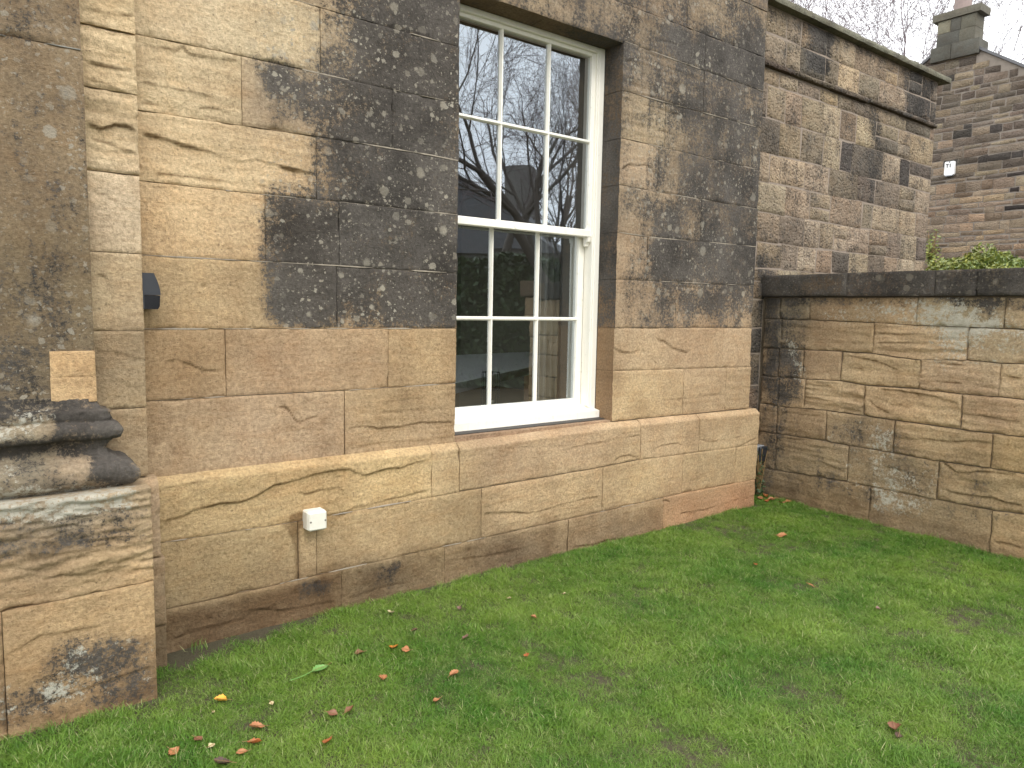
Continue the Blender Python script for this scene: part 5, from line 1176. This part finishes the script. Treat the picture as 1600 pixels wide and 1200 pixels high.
# ------------------------------------------------------------------ shrub over the garden wall
def shrub_material():
    m, nt, bs = new_mat('shrub_leaf'); t = NT(nt); P = t.pos(); n = t.noise(P, 3, 3); f = t.noise(P, 26, 3)
    c = t.mix(t.mapr(n, .35, .65), (.16, .21, .035), (.40, .38, .07)); c = t.mix(t.mapr(f, .35, .65), c, (.07, .12, .025)); t.l.new(c, bs.inputs['Base Color']); bs.inputs['Roughness'].default_value = .45; return m
M_SHRUB = shrub_material()
def shrub(px, X, rx, ry, h, n, label, seed):
    rg_ = np.random.default_rng(seed); b = on_x(px, X); r = empty('shrub', (b[0], b[1], 0), label=label, cat='shrub', group='shrubs behind the garden wall')
    top = b[2]; c = rg_.normal(size=(n, 3)); c /= np.linalg.norm(c, axis=1)[:, None]; rr = .62 + .38 * rg_.random(n) ** .5
    lump = 1 + .30 * fbm(c * 2.3 + seed, 3)[:, None]; p = c * rr[:, None] * lump * [rx, ry, h] + [0, 0, top - h]
    d = rg_.normal(size=(n, 3)); d /= np.linalg.norm(d, axis=1)[:, None]; u = np.cross(d, rg_.normal(size=(n, 3))); u /= np.linalg.norm(u, axis=1)[:, None]; s = rg_.uniform(.016, .034, n)[:, None]
    V = np.stack([p - d * s, p + u * s * .42, p + d * s, p - u * s * .42], 1).reshape(-1, 3); F = np.arange(len(V)).reshape(-1, 4)
    np_mesh('foliage', V, F, M_SHRUB, r, 0); st = MB()
    for k in range(7): a = k * .9; st.tube((0, 0, 0), (rx * .5 * math.cos(a), ry * .5 * math.sin(a), top - h * .6), .03, .012, 5)
    st.build('stem', M_VEIN, r.parent, fix=False).parent = r
    return r
shrub((1490, 404), 9.5, .55, .45, .55, 15000, 'light green shrub showing above the wall coping by the rubble corner', 1)
shrub((1545, 388), 9.0, .6, .48, .62, 18000, 'tallest pale green shrub behind the garden wall', 2)
shrub((1600, 408), 8.8, .6, .5, .6, 15000, 'low green shrub at the right edge behind the garden wall', 3)
cr = on_x((1457, 378), 13.6)
sprig('creeper', (cr[0], cr[1], cr[2] - .35), 30, .55, .16, .04, M_SHRUB, 'small tuft of green creeper on the neighbouring gable', 'creeper', 5)

# ================================================================== bare trees
M_BARK = simple('bark', (.085, .07, .058), .9, .4, 8, .01)
M_TWIG = simple('twig_bark', (.15, .115, .115), .9, .3, 10)
def bare_tree(base, height, r0, seed, label, group, spread=1.0, levels=6, dense=1.0, weep=0.0, minr=0.0, mat=M_BARK, tmat=M_TWIG, lean=(0, 0)):
    rnd = random.Random(seed); segs = []; twigs = []
    def grow(p, d, L, r, lv):
        n = 5 if lv < 2 else (4 if lv < 4 else 3); q = Vector(p); dd = Vector(d)
        for k in range(n):
            dd = (dd + Vector((rnd.gauss(0, .13), rnd.gauss(0, .13), rnd.gauss(0, .07) + .035 - weep * (lv >= 3) * .13))).normalized()
            q2 = q + dd * L / n; ra = r * (1 - .11 * k * (5 / n)); rb = r * (1 - .11 * (k + 1) * (5 / n))
            (segs if lv < 3 else twigs).append((q.copy(), q2.copy(), max(ra, .003, minr), max(rb, .0022, minr * .8), 6 if lv < 2 else 3))
            if lv < levels and (lv > 0 or k >= 1):
                for _ in range((2 if rnd.random() < .35 * dense else 1) if rnd.random() < max(dense, .82) else 0):
                    ang = rnd.uniform(.45, 1.0) * spread; ax = dd.orthogonal().normalized(); ax.rotate(Matrix.Rotation(rnd.uniform(0, 6.283), 3, dd))
                    nd = dd.copy(); nd.rotate(Matrix.Rotation(ang, 3, ax)); grow(q2, nd, L * rnd.uniform(.52, .74), rb * rnd.uniform(.45, .66), lv + 1)
            q = q2
    grow((0, 0, -.1), Vector((lean[0], lean[1], 1)).normalized(), height * .42, r0, 0)
    root = empty('bare_tree', tuple(base), label=label, cat='tree', group=group)
    for nm, sg_, mt in (('trunk', segs, mat), ('crown', twigs, tmat)):
        A = np.array([s[0] for s in sg_]); B = np.array([s[1] for s in sg_]); ra = np.array([s[2] for s in sg_]); rb = np.array([s[3] for s in sg_])
        D = B - A; D /= np.linalg.norm(D, axis=1)[:, None]; u = np.cross(D, np.array([.3, .5, .81])); u /= np.linalg.norm(u, axis=1)[:, None]; w = np.cross(D, u)
        ns = 6 if nm == 'trunk' else 3; V = []
        for C_, R2 in ((A, ra), (B, rb)):
            for i in range(ns): t = 2 * math.pi * i / ns; V.append(C_ + (u * math.cos(t) + w * math.sin(t)) * R2[:, None])
        V = np.stack(V, 1); m = len(A); base_i = (np.arange(m) * 2 * ns)[:, None]
        F = np.concatenate([base_i + np.array([[i, (i + 1) % ns, ns + (i + 1) % ns, ns + i]]) for i in range(ns)])
        np_mesh(nm, V.reshape(-1, 3), F, mt, root, len(F))
    return root, len(segs) + len(twigs)
GT = 'bare trees rising behind the walls'
def place(px, dist):  # point on the ground in the direction of a sight line
    d = ray(px); d = d / np.hypot(d[0], d[1]); return (d[0] * dist, d[1] * dist, 0.0)
M_FARB = simple('far_bark', (.20, .16, .17), .9, .3, 8); 
t1 = bare_tree(place((1430, 100), 34), 24, .13, 11, 'bare birch left of the chimney with upswept purple-brown twigs', GT, .85, 5, 1.15, minr=.006, mat=M_FARB, tmat=M_FARB)
t2 = bare_tree(place((1330, 100), 42), 29.0, .13, 12, 'bare birch furthest left above the sloping coping', GT, .85, 5, 1.3, minr=.007, mat=M_FARB, tmat=M_FARB)
t3 = bare_tree(place((1585, 100), 32), 17, .11, 13, 'bare tree just right of the chimney', GT, .85, 5, 1.05, minr=.005, mat=M_FARB, tmat=M_FARB)
print('tree segs', t1[1], t2[1], t3[1])
# trees and buildings that stand across the lawn, behind the viewer: the window glass shows them
GR = 'bare trees across the lawn mirrored in the window'
def mirror_dir(px, dist):
    q = on_y(px, 3.55); d = ray(px) * np.array([1, -1, 1]); d = d / np.hypot(d[0], d[1]); return q + d * dist
p_ = mirror_dir((905, 300), 9.5); t4 = bare_tree((p_[0], p_[1], 0), 11, .15, 21, 'large bare tree mirrored in the right panes of the window', GR, .95, 5, .95, lean=(-.35, -.1))
p_ = mirror_dir((770, 200), 14); t5 = bare_tree((p_[0], p_[1], 0), 12, .16, 22, 'bare tree mirrored in the upper left panes of the window', GR, .95, 5, .92, lean=(.2, 0))
p_ = mirror_dir((840, 200), 20); t6 = bare_tree((p_[0], p_[1], 0), 14, .19, 23, 'bare tree mirrored in the middle panes of the window', GR, .9, 5, .92, lean=(.1, 0))
print('tree segs', t4[1], t5[1], t6[1])
hp = mirror_dir((800, 330), 24); d1 = mirror_dir((820, 262), 24)
oh = empty('opposite_house', (hp[0], hp[1], 0), label='dark house with a chimney mirrored in the lower panes of the upper sash', cat='house'); oh.rotation_euler.z = rad(-38)
MB().box(-6, 2.2, -3, 3, 0, 3.3).build('wall', M_RENDER).parent = oh
MB().prism([(-3.3, 3.25), (3.3, 3.25), (0, 5.3)], 'x', -6.2, 2.4).build('roof', M_ROOF).parent = oh
MB().box(.2, 1.2, -.5, .5, 4.4, d1[2] + .1, .02).build('chimney', M_RENDER).parent = oh
# clipped hedge across the lawn
hg = mirror_dir((820, 400), 10.5); rg_ = np.random.default_rng(5); n = 26000
hw, hd, hhh = 8.5, .7, 2.55; side = rg_.integers(0, 3, n); P3 = np.stack([rg_.uniform(-hw, hw, n), rg_.uniform(-hd, hd, n), rg_.uniform(0, hhh, n)], 1)
P3[side == 0, 1] = hd - rg_.random((side == 0).sum()) * .12; P3[side == 2, 2] = hhh - rg_.random((side == 2).sum()) * .12
P3[side == 1, 1] = hd - rg_.random((side == 1).sum()) * .3; P3[:, 2] += .15 * fbm(P3 * .8, 3) * (P3[:, 2] / hhh); P3[:, 1] += .1 * fbm(P3 * 2, 3)
d = rg_.normal(size=(n, 3)); d /= np.linalg.norm(d, axis=1)[:, None]; u = np.cross(d, rg_.normal(size=(n, 3))); u /= np.linalg.norm(u, axis=1)[:, None]; s = rg_.uniform(.05, .09, n)[:, None]
V = np.stack([P3 - d * s, P3 + u * s * .5, P3 + d * s, P3 - u * s * .5], 1).reshape(-1, 3)
hr = empty('hedge', (hg[0], hg[1], 0), label='long dark evergreen hedge across the lawn, mirrored in the lower sash', cat='hedge'); hr.rotation_euler.z = rad(42)
np_mesh('foliage', V, np.arange(len(V)).reshape(-1, 4), M_IVY, hr, 0)
MB().box(-hw + .1, hw - .1, -hd + .2, hd - .2, 0, hhh - .2).build('stem', M_IVY).parent = hr
# soil and thatch crumbs lie in the material of the ground
print('objects', len(bpy.data.objects), 'tris', sum(len(o.data.polygons) * 2 for o in bpy.data.objects if o.type == 'MESH'))
